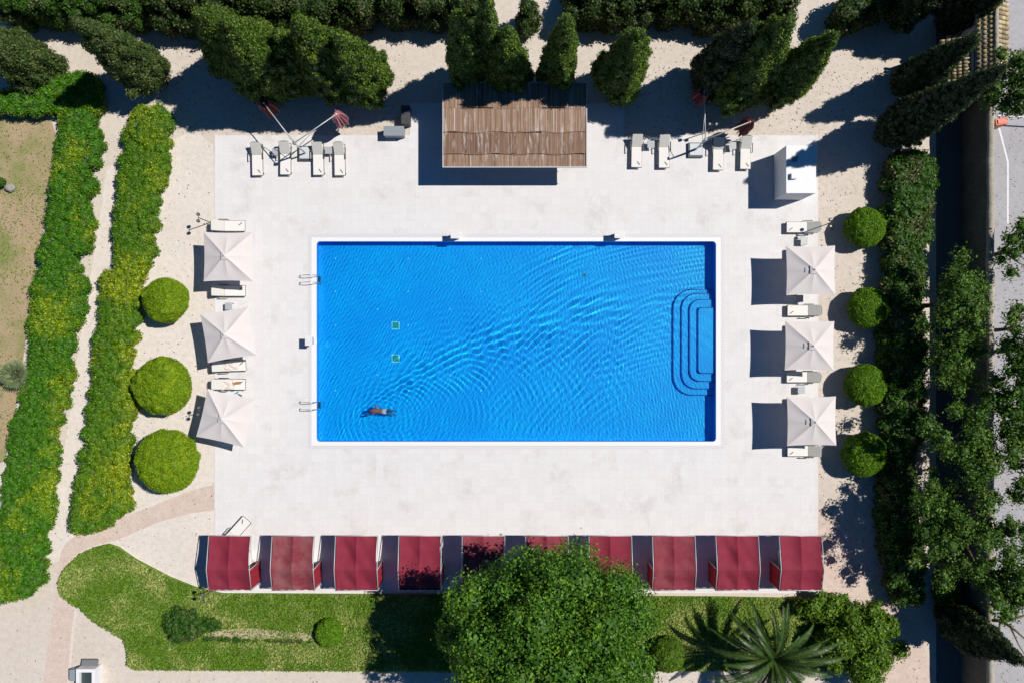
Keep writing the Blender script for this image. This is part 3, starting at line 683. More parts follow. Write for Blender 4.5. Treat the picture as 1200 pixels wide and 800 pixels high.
def scatter_cover(name, poly, h, n, size, mat, holes=(), seed=0, up=.9, zspan=.10):
    rg = np.random.default_rng(seed); P = np.array([G(*q)[:2] for q in poly]); lo_, hi_ = P.min(0), P.max(0)
    Q = rg.uniform(lo_, hi_, (n, 2)); ins = np.zeros(n, bool)
    for i in range(len(P)):
        a, b = P[i], P[i-1]; c = (a[1] > Q[:, 1]) != (b[1] > Q[:, 1]); xx = (b[0]-a[0])*(Q[:, 1]-a[1])/(b[1]-a[1]+1e-12)+a[0]; ins ^= c & (Q[:, 0] < xx)
    for (hx, hy, rx, ry) in holes:
        c = G(hx, hy); e = ((Q[:, 0]-c.x)/(rx/S))**2+((Q[:, 1]-c.y)/(ry/S))**2; ins &= (e > 1) | (rg.random(n) < .5)
    Q = Q[ins]; m = len(Q); Pz = np.column_stack([Q, h+rg.uniform(-.04, zspan, m)])
    Nn = np.column_stack([rg.normal(0, 1-up+.45, (m, 2)), np.ones(m)]); Nn /= np.linalg.norm(Nn, axis=1)[:, None]
    T = rg.normal(size=(m, 3)); T -= Nn*(T*Nn).sum(1)[:, None]; T /= np.linalg.norm(T, axis=1)[:, None]; B = np.cross(Nn, T); s = (size*rg.uniform(.5, 1.4, m))[:, None]
    q = np.stack([Pz-T*s*.6, Pz-B*s*.35, Pz+T*s*.6, Pz+B*s*.35], 1).reshape(-1, 3)
    o = np_mesh(name, q, np.arange(4*m).reshape(m, 4), M[mat], tone=rg.beta(.9, 1.1, m)); o['kind'] = 'stuff'
    return o
o = scatter_cover('ground_cover', bed, BH, 190000, .10, 'leaf_ground', [(285, 740, 42, 6), (375, 706, 3, 3), (357, 745, 8, 5)], 5)
tag(o, 'bright green ground cover filling the garden bed below the red cabanas', 'ground cover')
poly_sheet('bare_soil', smooth_line([(238, 742), (262, 736), (300, 734), (332, 737), (372, 742), (372, 749), (320, 747), (280, 747), (238, 747)], 2), BH+.012, M['pale_soil'])
o = scatter_cover('lawn_grass', [(-20, 128), (60, 140), (58, 200), (40, 330), (22, 470), (0, 520), (-20, 540)], .02, 9000, .09, 'leaf_ground', [(20, 175, 60, 45), (15, 375, 30, 40)], 6, zspan=.03)
tag(o, 'short patchy grass on the dry lawn at the far left', 'grass')

M['litter'] = leaf_mat('litter', (.10, .07, .04), (.34, .27, .14), None, transl=.05)
for k, (poly, nn_) in enumerate([([(118, 150), (250, 150), (250, 690), (130, 640), (60, 640), (90, 420)], 1500), ([(200, 40), (480, 40), (480, 158), (200, 158)], 1100), ([(731, 30), (1035, 40), (1035, 158), (731, 158)], 1500), ([(960, 158), (1040, 158), (1040, 700), (1096, 760), (1096, 800), (1060, 800), (1030, 690), (960, 640)], 2600), ([(1140, 100), (1215, 100), (1215, 810), (1140, 810)], 1500), ([(20, 690), (140, 760), (160, 790), (840, 790), (840, 812), (0, 812)], 700)]):
    o = scatter_cover('fallen_leaves', poly, .02, nn_, .085, 'litter', seed=70+k, zspan=.01, up=1.2)
    tag(o, 'scattered dry leaves lying on the ' + ['left gravel beside the topiary bushes', 'gravel above the left lounger row', 'gravel above the white kiosk', 'gravel beside the right topiary bushes', 'pale road beyond the wall', 'path along the bottom edge'][k], 'leaf litter')
# palm
def frond_mesh(L, droop, az, up, rg, leaf=.30, n=44, width=.055):
    V = []; F = []; tn = []
    def add(q, f, tt):
        b = len(V); V.extend(q); F.extend([tuple(b+i for i in ff) for ff in f]); tn.extend([tt]*len(f))
    pts = []; p = Vector((0, 0, 0)); el = up
    for i in range(n+1):
        pts.append(p.copy()); d = Vector((math.cos(el)*math.cos(az), math.cos(el)*math.sin(az), math.sin(el))); p = p+d*(L/n); el -= droop/n*(.5+1.2*i/n)
    for i in range(n):
        a, b = pts[i], pts[i+1]; t = (b-a).normalized(); side = t.cross(Vector((0, 0, 1))).normalized(); upv = side.cross(t)
        wr = .035*(1-i/n)+.008
        add([a-side*wr, a+side*wr, b+side*wr, b-side*wr], [(0, 1, 2, 3)], .9)
        if i < 3: continue
        ll = leaf*math.sin(math.pi*min(1, (i+1)/(n+1))**.75)*1.0+.06
        for sgn in (-1, 1):
            for o_ in (0, .5):
                a2 = a.lerp(b, o_); d = (side*sgn*.80+t*.62+upv*rg.uniform(.30, .55)).normalized(); tip = a2+d*ll*rg.uniform(.85, 1.1)-Vector((0, 0, .10*ll))
                add([a2, a2.lerp(tip, .35)+t*width*.5, tip, a2.lerp(tip, .35)-t*width*.5], [(0, 1, 2, 3)], rg.uniform(.1, .8))
    return V, F, tn
pc = W(908, 772, 3.6)
root = empty('palm_tree', 'large date palm with long arching grey-green fronds at the bottom right', 'palm', (pc.x, pc.y, 0))
mb = MB(); zz = [0, .5, 1.2, 2.0, 2.8, 3.5]; mb.tube([(0, 0, z) for z in zz], [.38, .30, .27, .27, .30, .22], 12); mb.build('trunk', M['bark'], root)
rg = np.random.default_rng(77)
for i in range(44):
    az = i*2.39996+rg.uniform(-.35, .35); up_ = R(66-58*(i/44)**.7); Lh = rg.uniform(2.9, 4.5)*(.8 if i < 6 else 1)
    V_, F_, tn = frond_mesh(Lh, R(rg.uniform(50, 80)), az, up_, rg)
    o = mesh_obj('frond', V_, F_, M['frond'], root, tones=tn); o.location = (0, 0, 3.5)
# fan palm at the left
pc = W(17, 438, 1.3)
root = empty('fan_palm', 'small fan palm with pale spiky leaves beside the outer left hedge', 'palm', (pc.x, pc.y, 0))
mb = MB(); mb.tube([(0, 0, 0), (0, 0, .6), (0, 0, 1.1)], [.2, .15, .12], 10); mb.build('trunk', M['bark'], root)
for i in range(26):
    az = i*2.39996; el = R(78-66*(i/26)); d = Vector((math.cos(el)*math.cos(az), math.cos(el)*math.sin(az), math.sin(el))); mb = MB()
    st0 = d*.45; mb.tube([(0, 0, 0), st0], .012, 5, tone=.8); side = d.cross(Vector((0, 0, 1))).normalized(); upn = side.cross(d)
    for k in range(-7, 8):
        a = R(k*11); dd = (d*math.cos(a)+side*math.sin(a)).normalized(); tip = st0+dd*rg.uniform(.55, .72)-Vector((0, 0, .10)); nrm = upn.cross(dd).normalized()
        mb.add([st0, st0.lerp(tip, .5)+nrm*.03, tip, st0.lerp(tip, .5)-nrm*.03], [(0, 1, 2, 3)], rg.uniform(.1, 1))
    o = mb.build('frond', M['fan_frond'], root); o.location = (0, 0, 1.05)

# ------------------------------------------------------------------ boundary wall, gatehouse, road things
wx0, wx1 = W(1158, 0, 3.0).x, W(1166, 0, 3.0).x
root = empty('boundary_wall', 'tall rough stone wall with pale rounded top between the service path and the road', 'wall', (wx0, 0, 0))
yT, yB = G(0, 108).y, -40
mb = MB(); nseg = 60
for i in range(nseg):
    a = yB+(yT-yB)*i/nseg; b_ = yB+(yT-yB)*(i+1)/nseg; mb.box(((wx1-wx0)/2, (a+b_)/2, 1.42), (wx1-wx0+random.uniform(-.03, .03), b_-a, 2.84+random.uniform(-.03, .03)))
mb.build('wall_body', M['stone_wall'], root)
mb = MB(); pts = [((wx1-wx0)/2+random.uniform(-.02, .02), yB+(yT-yB)*i/90, 2.86+random.uniform(-.02, .03)) for i in range(91)]
mb.tube(pts, [(wx1-wx0)/2*random.uniform(.98, 1.1) for _ in pts], 10); mb.build('coping', M['stone_top'], root, True)

# gatehouse with a clay tile roof
ZR = 4.4
gx0, gxr, gx1 = W(1149, 0, ZR-.35).x, W(1167.5, 0, ZR).x, W(1180, 0, ZR-.3).x
gy0, gy1 = W(0, 80, ZR).y, W(0, -6, ZR).y
root = empty('gatehouse', 'small gatehouse with a ridged clay tile roof in the top right corner', 'building', ((gx0+gx1)/2, (gy0+gy1)/2, 0))
ox, oy = (gx0+gx1)/2, (gy0+gy1)/2
mb = MB(); mb.box((0, 0, 1.8), (gx1-gx0-.3, gy1-gy0-.2, 3.6)); mb.build('wall', M['wall_white'], root)
mb = MB(); ztop = ZR-.1; step = .27; n = int((gy1-gy0)/step)
for i in range(n+1):
    y = gy0-oy+i*step
    for (xa, xb, za, zb) in ((gxr-ox-.02, gx0-ox-.1, ztop, ZR-.62), (gxr-ox+.02, gx1-ox+.1, ztop, ZR-.52)):
        L_ = 3
        for q in range(L_):
            u0, u1 = q/L_, (q+1)/L_+.06; A = Vector((xa+(xb-xa)*u0, y, za+(zb-za)*u0+.02)); B = Vector((xa+(xb-xa)*u1, y, za+(zb-za)*u1+.04))
            mb.tube([A, B], [.115, .13], 8, tone=random.random())
mb.box(((gx0+gxr)/2-ox, 0, ZR-.45), (gxr-gx0+.1, gy1-gy0, .06), tone=.05, M=Matrix.Rotation(math.atan2(-.5, gx0-gxr)-math.pi, 3, 'Y') if False else None)
mb.build('roof', M['clay'], root, True)
mb = MB(); mb.tube([(gxr-ox, gy0-oy-.05, ztop+.10), (gxr-ox, gy1-oy, ztop+.10)], .13, 8); mb.build('ridge', M['stone_top'], root, True)
# lean-to on its west side: tan tiles low, white terrace with railing
tx0, tx1 = W(1102, 0, 2.9).x, W(1136, 0, 3.5).x; ty0, ty1 = W(0, 100, 3).y, W(0, 44, 3.3).y
root = empty('tiled_outbuilding', 'low tan tiled lean-to roof between the two dark cypresses beside the gatehouse', 'building', ((tx0+tx1)/2, (ty0+ty1)/2, 0))
ox, oy = (tx0+tx1)/2, (ty0+ty1)/2
mb = MB(); mb.box((0, 0, 1.35), (tx1-tx0-.2, ty1-ty0-.2, 2.7)); mb.build('wall', M['stone_wall'], root)
mb = MB(); nn = int((ty1-ty0)/.2)
for i in range(nn+1):
    y = ty0-oy+i*.2
    for q in range(5):
        u0, u1 = q/5, (q+1)/5+.04; A = Vector((tx1-ox+(tx0-tx1)*u0, y, 3.5-.6*u0)); B = Vector((tx1-ox+(tx0-tx1)*u1, y, 3.5-.6*u1+.02)); mb.tube([A, B], [.09, .10], 6, tone=.35+.3*random.random())
mb.build('roof', M['clay'], root, True)
root = empty('terrace', 'white roof terrace with a fine black railing beside the clay tile roof', 'terrace', (tx1+.42, oy, 0))
tw = W(1150, 0, 3.7).x-tx1-.05
mb = MB(); mb.box((0, .2, 1.8), (tw, ty1-ty0-.4, 3.6)); mb.build('floor_slab', M['wall_white'], root)
mb = MB()
for k in range(14): mb.box((-tw/2+.05, -(ty1-ty0)/2+.5+k*.16, 3.95), (.02, .02, .7))
for z in (3.65, 4.3): mb.box((-tw/2+.05, -(ty1-ty0)/2+.5+1.04, z), (.03, 2.2, .03))
mb.build('railing', M['black'], root)

# road barrier
bp_ = W(1166, 142, 1.0)
root = empty('road_barrier', 'orange-red barrier post with a thin white arm across the road at the right edge', 'barrier', (bp_.x, bp_.y, 0))
mb = MB(); mb.box((.35, -.05, .55), (.75, .42, 1.1), rz=.15); mb.build('cabinet', M['orange'], root, bevel=.03)
mb = MB(); mb.box((2.3, .18, 1.06), (4.4, .07, .09), rz=-.06); mb.build('arm', M['white'], root)
mb = MB(); mb.box((.35, -.05, 1.13), (.5, .25, .06), rz=.15); mb.build('lid', M['orange'], root)

# ------------------------------------------------------------------ white kiosk
kx0, kx1, ky0, ky1 = G(906.5, 0).x, G(939.5, 0).x, G(0, 234.6).y, G(0, 181.5).y; KH = 2.4
root = empty('white_kiosk', 'plain white flat-roofed kiosk at the top right corner of the paved deck', 'kiosk', ((kx0+kx1)/2, (ky0+ky1)/2, .03))
wx, wy = kx1-kx0, ky1-ky0
mb = MB(); mb.box((0, 0, KH/2-.03), (wx, wy, KH-.06)); mb.build('wall', M['wall_white'], root, bevel=.01)
mb = MB(); mb.box((0, 0, KH-.03), (wx+.02, wy+.02, .06)); mb.build('roof', M['white'], root, bevel=.01)
q = W(931, 187, KH); mb = MB(); mb.box((q.x-root.location.x, q.y-root.location.y, KH+.02), (.32, .32, .05)); mb.build('roof_hatch', M['grey_box'], root)
q = W(930.5, 206.5, KH+.2); mb = MB(); mb.box((q.x-root.location.x, q.y-root.location.y, KH+.12), (.34, .34, .24)); mb.build('roof_vent', M['white'], root, bevel=.01)
mb = MB(); mb.box((wx/2+.012, .2, 1.0), (.025, .85, 2.0)); dr = mb.build('door', M['grey_box'], root)

# ------------------------------------------------------------------ bar pavilion with lath roof
RZ = 2.6
bx0, bx1, by0, by1 = W(519, 0, RZ).x, W(687.5, 0, RZ).x, W(0, 196, RZ).y, W(0, 97, RZ).y
root = empty('bar_pavilion', 'open poolside bar under a flat weathered brown lath roof', 'pavilion', ((bx0+bx1)/2, (by0+by1)/2, .03))
ox, oy = (bx0+bx1)/2, (by0+by1)/2
mb = MB(); bands = [(97, 127), (126, 155.5), (154, 180.5), (179, 196)]
zb = RZ-.03
for bi, (ya, yb) in enumerate(bands):
    x = bx0+.02; sag = [0, .02, .01, .015][bi]; yA = W(0, ya, RZ).y-oy; yB_ = W(0, yb, RZ).y-oy
    while x < bx1-.03:
        wd = random.uniform(.04, .07); pan = int((x-bx0)/1.45)*7+bi*13; base = [.45, .62, .38, .7, .5, .30, .55][pan % 7]
        tn = min(1, max(0, random.gauss(base, .16))); dy = random.uniform(-.03, .03)+.10*math.sin(pan*2.1)
        zz = zb-.018*bi+random.uniform(-.008, .008)
        A = (yA if bi == 0 else yA+dy); Bq = (yB_ if bi == 3 else yB_+dy*.6)
        mb.box((x+wd/2-ox, (A+Bq)/2, zz), (wd*.94, A-Bq, .03), tone=tn); x += wd
mb.build('roof', M['lath'], root)
mb = MB()
for yy in (98, 112, 127, 140, 155, 168, 180, 195): mb.box((0, W(0, yy, RZ).y-oy, zb-.16), (bx1-bx0, .06, .1))
mb.build('rafters', M['batten'], root)
mb = MB(); mb.box((0, 0, zb-.10), (bx1-bx0-.03, by1-by0-.03, .015)); mb.build('roof_lining', M['batten'], root)
mb = MB()
for yy in (155, 180.5):
    pts = [(bx0-ox+i*(bx1-bx0)/24, W(0, yy, RZ).y-oy+.05*math.sin(i*.9)+random.uniform(-.015, .015), zb+.03) for i in range(25)]; mb.tube(pts, .022, 6)
mb.build('batten', M['lath'], root)
mb = MB()
for xx in (-1, 1): mb.box((xx*(bx1-bx0)/2, 0, zb-.03), (.05, by1-by0+.05, .14))
for yy in (-1, 1): mb.box((0, yy*(by1-by0)/2, zb-.03), (bx1-bx0-.05, .05, .14))
mb.build('roof_frame', M['frame_pale'], root)
for i in range(4):
    for j in (-1, 1):
        mb = MB(); mb.box(((i-1.5)*(bx1-bx0-.5)/3, j*(by1-by0-2.4)/2, 1.2), (.12, .12, 2.4)); mb.build('post', M['frame_pale'], root, bevel=.01)
mb = MB(); mb.box((0, -.4, .5), (5.6, .6, 1.0)); mb.build('counter', M['white'], root, bevel=.02)
mb = MB(); mb.box((0, -.4, 1.02), (5.8, .75, .05)); mb.build('counter_top', M['frame_grey'], root, bevel=.01)
mb = MB(); mb.box((0, 1.3, 1.1), (6.0, .12, 2.2)); mb.build('back_wall', M['white'], root)

# ------------------------------------------------------------------ cabanas
CW, CD, EV, RG = 2.55, 3.27, 2.0, 2.40
YR = CD/2-1.96
def make_cabana():
    root = empty('cabana', 'x', 'cabana', (0, 0, .03), 0, 'red cabanas in a row along the south side of the deck')
    nxs, nys = 17, 21; V_ = []; F_ = []
    for j in range(nys):
        v = j/(nys-1); y = CD/2-.03-v*(CD-.06)
        z = EV+(RG-EV)*((CD/2-y)/(CD/2-YR)) if y > YR else EV+(RG-EV)*((y+CD/2)/(YR+CD/2))
        for i in range(nxs):
            u = i/(nxs-1); seg = (y > YR); sag = .055*math.sin(math.pi*((CD/2-y)/(CD/2-YR) if seg else (y+CD/2)/(YR+CD/2)))
            uu = (u*2) % 1.0 if u < 1 else 0; sx_ = .11*math.sin(math.pi*uu)**.8
            inset = .035+.05*math.sin(math.pi*((CD/2-y)/(CD/2-YR) if seg else (y+CD/2)/(YR+CD/2)))
            x = -CW/2+inset+u*(CW-2*inset); V_.append((x, y, z+.035-sag-sx_))
    for j in range(nys-1):
        for i in range(nxs-1): F_.append((j*nxs+i, (j+1)*nxs+i, (j+1)*nxs+i+1, j*nxs+i+1))
    o = mesh_obj('canopy', V_, F_, M['red'], root, False); sd = o.modifiers.new('t', 'SOLIDIFY'); sd.thickness = .012
    mb = MB()
    for s in (-1, 1):
        x = s*CW/2; mb.tube([(x, CD/2, EV), (x, YR, RG), (x, -CD/2, EV)], .026, 6)
    for y, z in ((CD/2, EV), (-CD/2, EV), (YR, RG-.24)): mb.tube([(-CW/2, y, z), (CW/2, y, z)], .026, 6)
    mb.tube([(0, CD/2, EV-.10), (0, YR, RG-.24), (0, -CD/2, EV-.10)], .02, 6)
    mb.build('frame', M['frame_pale'], root, True)
    for sx_ in (-1, 1):
        for sy in (-1,):
            mb = MB(); mb.tube([(sx_*CW/2, sy*CD/2, 0), (sx_*CW/2, sy*CD/2, EV)], .026, 8); mb.build('leg', M['frame_pale'], root, True)
        mb = MB(); mb.tube([(sx_*CW/2, YR, 0), (sx_*CW/2, YR, RG)], .024, 8); mb.build('leg', M['frame_pale'], root, True)
        n = 9; V2 = []; F2 = []
        for i in range(n+1):
            u = i/n; y = YR-.03-u*(YR+CD/2-.06); zt = RG+(EV-RG)*u-.06; x = sx_*(CW/2-.02)+.02*math.sin(i*1.9)
            V2 += [(x, y, .08), (x+.01*math.sin(i*3.), y, zt/2), (x, y, zt)]
        for i in range(n):
            for k in range(2): F2.append((i*3+k, (i+1)*3+k, (i+1)*3+k+1, i*3+k+1))
        o = mesh_obj('side_curtain', V2, F2, M['red_bright'], root); o.modifiers.new('t', 'SOLIDIFY').thickness = .012
        mb = MB(); mb.tube([(sx_*CW/2, YR, .06), (sx_*CW/2, -CD/2, .06)], .022, 6); mb.build('rail', M['frame_pale'], root)
    n = 24; V2 = []; F2 = []
    for i in range(n+1):
        x = -CW/2+.03+i/n*(CW-.06); y = -CD/2+.02*math.sin(i*1.4)+.03; V2 += [(x, y, .08), (x, y, EV-.03)]
    for i in range(n): F2.append((i*2, i*2+2, i*2+3, i*2+1))
    o = mesh_obj('back_curtain', V2, F2, M['red_bright'], root); o.modifiers.new('t', 'SOLIDIFY').thickness = .012
    mb = MB(); mb.box((0, -.6, .22), (1.5, 1.8, .44)); mb.build('daybed', M['white'], root, bevel=.04)
    mb = MB(); mb.box((0, -.6, .50), (1.45, 1.75, .12)); mb.build('mattress', M['cushion'], root, bevel=.04)
    return root
CL = ['deep red cabana at the far left end of the row, beside the leaning lounger', 'most faded red cabana with greyish blotches, second from the left end', 'red cabana third from the left, between the faded one and the one the tree shades',
      'red cabana fourth from the left with the tree shadow across its lower right half', 'red cabana just left of the huge tree, almost wholly in its shade', 'red cabana mostly hidden under the top of the huge tree',
      'red cabana just right of the huge tree crown', 'slightly faded red cabana third from the right end of the row', 'red cabana second from the right end of the row', 'red cabana at the far right end of the row, above the palm']
cy = W(0, 659, EV).y
cab0 = make_cabana()
for i in range(10):
    p = W(269.6+74.25*i, 659.2, EV); loc = (p.x, p.y, .03)
    if i == 0: c_ = cab0; c_.location = loc; c_['label'] = CL[0]
    else: c_ = copy_thing(cab0, loc, 0, CL[i])
    for ch in children(c_):
        if ch.name.startswith('canopy'):
            ch.data = ch.data.copy(); rg = np.random.default_rng(900+i); ph = rg.uniform(0, 6, 6)
            for v in ch.data.vertices:
                e = math.sin(math.pi*min(1, max(0, (v.co.x+CW/2)/CW)))
                v.co.z += e*(.035*math.sin(v.co.x*2.3+ph[0])*math.sin(v.co.y*1.9+ph[1])+.018*math.sin(v.co.x*6+v.co.y*4+ph[2])+.012*math.sin(v.co.y*9+ph[3]))
    if i in (1, 4, 5, 7):
        for ch in children(c_):
            if ch.name.startswith('canopy'): ch.data = ch.data.copy(); ch.data.materials[0] = M['red_faded'] if i == 1 else M['red_worn']; ch['label'] = 'sun-faded canopy'

# ------------------------------------------------------------------ square parasols
def make_umbrella():
    root = empty('square_umbrella', 'x', 'umbrella', (0, 0, .03), 0, 'square off-white umbrellas beside the pool')
    a = 1.47; ze, za = 2.22, 2.88; n = 12; V_ = []; F_ = []; m_ = 8
    for s in range(4):
        rot = Matrix.Rotation(s*math.pi/2, 3, 'Z'); b_ = len(V_)
        for j in range(m_+1):
            v = j/m_
            for i in range(n+1):
                u = i/n*2-1; e = a*(1-.035*(1-u*u)*(v**2)); z = za+(ze-za)*v-.05*math.sin(math.pi*v)*(1-abs(math.sin(math.pi*u)) if False else math.sin(math.pi*abs(u))**1.0)*.9
                V_.append(rot @ Vector((u*a*v*(1 if abs(u) == 1 else 1), -e*v, z)))
        for j in range(m_):
            for i in range(n): q = b_+j*(n+1)+i; F_.append((q, q+n+1, q+n+2, q+1))
    o = mesh_obj('canopy', V_, F_, M['canvas'], root, False); o.modifiers.new('t', 'SOLIDIFY').thickness = .01
    mb = MB()
    for s in range(4):
        rot = Matrix.Rotation(s*math.pi/2, 3, 'Z'); q = .24
        mb.add([rot @ Vector(v) for v in ((0, 0, za+.07), (-q, -q, za-.06), (q, -q, za-.06))], [(0, 1, 2)])
    mb.build('vent_cap', M['canvas'], root)
    mb = MB(); mb.ball((0, 0, za+.10), .045); mb.build('finial', M['white'], root, True)
    mb = MB(); mb.tube([(0, 0, 0), (0, 0, za)], .03, 10); mb.build('pole', M['frame_pale'], root, True)
    for s in range(8):
        r_ = a*1.40 if s % 2 else a*.98; q = s*math.pi/4
        mb = MB(); mb.tube([(0, 0, za-.10), (r_*.98*math.cos(q), r_*.98*math.sin(q), ze-.07)], .012, 5); mb.build('rib', M['frame_pale'], root)
    mb = MB(); mb.box((0, 0, .05), (.75, .75, .10)); mb.build('base', M['frame_grey'], root, bevel=.02)
    return root
UM = [(267.5, 301, 0, 'white square umbrella set straight, topmost on the left side of the pool'), (267.5, 392, 9, 'white square umbrella turned slightly anticlockwise, middle one on the left side'), (264.5, 489.5, -13, 'white square umbrella turned clockwise, lowest on the left side'),
      (950, 317, .5, 'white square umbrella topmost on the right side, casting a blue shadow on the deck'), (948.6, 405, -.5, 'middle white square umbrella on the right side of the pool'), (951, 493, .5, 'lowest white square umbrella on the right side of the pool')]
u0 = make_umbrella(); right_umbrellas = []
for i, (px, py, a, l) in enumerate(UM):
    p = W(px, py, 2.25); loc = (p.x, p.y, .03)
    if i == 0: uu_ = u0; u0.location = loc; u0.rotation_euler = (0, 0, R(a)); u0['label'] = l
    else: uu_ = copy_thing(u0, loc, R(a), l)
    if i > 2: right_umbrellas.append(uu_)
for uu_ in right_umbrellas:
    mb = MB(); mb.box((-.46, 0, 2.695), (.03, .28, .02)); mb.build('vent_slit', M['frame_grey'], uu_)

# ------------------------------------------------------------------ sun loungers
def make_lounger():
    root = empty('sun_lounger', 'x', 'sun lounger', (0, 0, .03), 0, 'sun loungers round the pool')
    Wd = .66; th = R(32)
    mb = MB()
    for s in (-1, 1): mb.tube([(s*Wd/2, -.97, .27), (s*Wd/2, .97, .27)], .022, 6)
    for y in (-.97, .30, .97): mb.tube([(-Wd/2, y, .27), (Wd/2, y, .27)], .02, 6)
    mb.build('frame', M['frame_dark'], root)
    for s in (-1, 1):
        for y in (-.82, .78): mb = MB(); mb.tube([(s*Wd/2, y, 0), (s*Wd/2, y, .27)], .022, 6); mb.build('leg', M['frame_dark'], root)
    mb = MB(); mb.box((0, -.34, .335), (Wd-.02, 1.26, .075)); mb.build('mattress', M['cushion'], root, bevel=.025)
    L = .80; c0 = Vector((0, .30, .335)); Mx = Matrix.Rotation(th, 3, 'X'); cc = c0+Mx @ Vector((0, L/2, 0))
    mb = MB(); mb.box(cc, (Wd-.02, L, .06), M=Mx); mb.build('backrest', M['back_shaded'], root, bevel=.025)
    tp = c0+Mx @ Vector((0, L+.01, 0)); mb = MB(); mb.tube([(-Wd/2, tp.y-.05, tp.z-.03), (-Wd/4, tp.y+.01, tp.z+.01), (Wd/4, tp.y+.01, tp.z+.01), (Wd/2, tp.y-.05, tp.z-.03)], .02, 6); mb.build('backrest_rail', M['frame_dark'], root)
    for s in (-1, 1):
        mb = MB(); x = s*(Wd/2+.055); mb.box((x, .32, .47), (.055, .58, .03)); mb.tube([(x, .05, .27), (x, .05, .47)], .016, 6); mb.tube([(x, .58, .27), (x, .58, .47)], .016, 6); mb.tube([(x, .05, .27), (s*Wd/2, .05, .27)], .014, 6)
        mb.build('armrest', M['frame_dark'], root)
    mb = MB(); mb.box((.12, -.72, .383), (.045, .26, .018), rz=R(38)); mb.build('strap', M['frame_dark'], root)
    return root
l0 = make_lounger(); first = [True]
def lounger(px, py, rz, label, group, z=.35):
    p = W(px, py, z); loc = (p.x, p.y, .03)
    if first[0]: first[0] = False; l0.location = loc; l0.rotation_euler = (0, 0, R(rz)); l0['label'] = label; l0['group'] = group; return l0
    return copy_thing(l0, loc, R(rz), label, group)
gTL = 'sun loungers in the row left of the bar'; gTR = 'sun loungers in the row right of the bar'; gL = 'sun loungers on the left side of the pool'; gR = 'sun loungers on the right side of the pool'
for px, py, a, l in [(301.5, 187.5, 1, 'cream sun lounger farthest left in the row left of the bar'), (334.5, 186.5, 0, 'cream sun lounger just left of the square parasol base, crossed by the parasol shadow'),
                     (373, 187, 1, 'cream sun lounger just right of the square parasol base, left of the dark side table'), (398, 187.5, 1, 'cream sun lounger below the pink folded parasol, left of the bar')]:
    lounger(px, py, a, l, gTL)
for px, py, a, l in [(746, 178, -1, 'cream sun lounger nearest the bar roof in the row right of the bar'), (778, 178.5, 0, 'cream sun lounger between the pale side table and the parasol base, right of the bar'),
                     (841.5, 181, -1, 'cream sun lounger just right of the parasol base, left of the second side table'), (873.5, 180, -1, 'cream sun lounger nearest the white kiosk, right of the bar')]:
    lounger(px, py, a, l, gTR)
for px, py, a, l in [(268.5, 265, 90, 'sun lounger above the topmost left umbrella, beside the twin lamp post'), (269, 341, 90, 'sun lounger just below the topmost left umbrella'), (269.5, 428.5, 92, 'sun lounger with a crumpled pale towel, just below the turned middle left umbrella'), (269, 450, 89, 'sun lounger with towel and tan garment, above the lowest left umbrella')]:
    lounger(px, py, a, l, gL)
for px, py, a, l in [(940, 266.5, -90, 'sun lounger above the topmost right umbrella beside the small side table'), (941, 364, -90, 'sun lounger between the topmost and middle right umbrellas'), (940, 441.5, -90, 'sun lounger below the middle right umbrella, half shaded at its foot'), (941, 528, -90, 'sun lounger below the lowest right umbrella'),
                     (941, 298, -90, 'sun lounger hidden in the shade under the topmost right umbrella'), (941, 387, -90, 'sun lounger hidden in the shade under the middle right umbrella'), (941, 473, -90, 'sun lounger hidden in the shade under the lowest right umbrella')]:
    lounger(px, py, a, l, gR)
lounger(277, 622, 138, 'tilted pale lounger sticking out in front of the far left cabana', None)

# side tables
def make_table():
    root = empty('side_table', 'x', 'side table', (0, 0, .03), 0, 'small square side tables')
    mb = MB(); mb.box((0, 0, .43), (.44, .44, .03)); mb.build('table_top', M['table_top'], root, bevel=.008)
    for a in (-1, 1):
        for b_ in (-1, 1): mb = MB(); mb.tube([(a*.19, b_*.19, 0), (a*.19, b_*.19, .42)], .014, 6); mb.build('leg', M['frame_dark'], root)
    return root
t0 = make_table(); T0 = [True]
for px, py, l in [(323, 178.5, 'dark side table between the first two loungers left of the bar'), (385, 176.5, 'dark side table between the last two loungers left of the bar'), (762.8, 169.5, 'grey side table between the two loungers nearest the bar roof on the right'),
                  (858.5, 171, 'grey side table between the last two loungers beside the white kiosk'), (942.3, 282.5, 'grey side table under the corner of the topmost right umbrella'), (937, 350, 'side table in the shade below the topmost right umbrella'),
                  (939, 456.5, 'blue-grey side table between the middle and lowest right umbrellas'), (268, 359, 'side table beside the upper edge of the turned middle left umbrella')]:
    p = W(px, py, .44); loc = (p.x, p.y, .03)
    if T0[0]: T0[0] = False; t0.location = loc; t0['label'] = l
    else: copy_thing(t0, loc, 0, l)

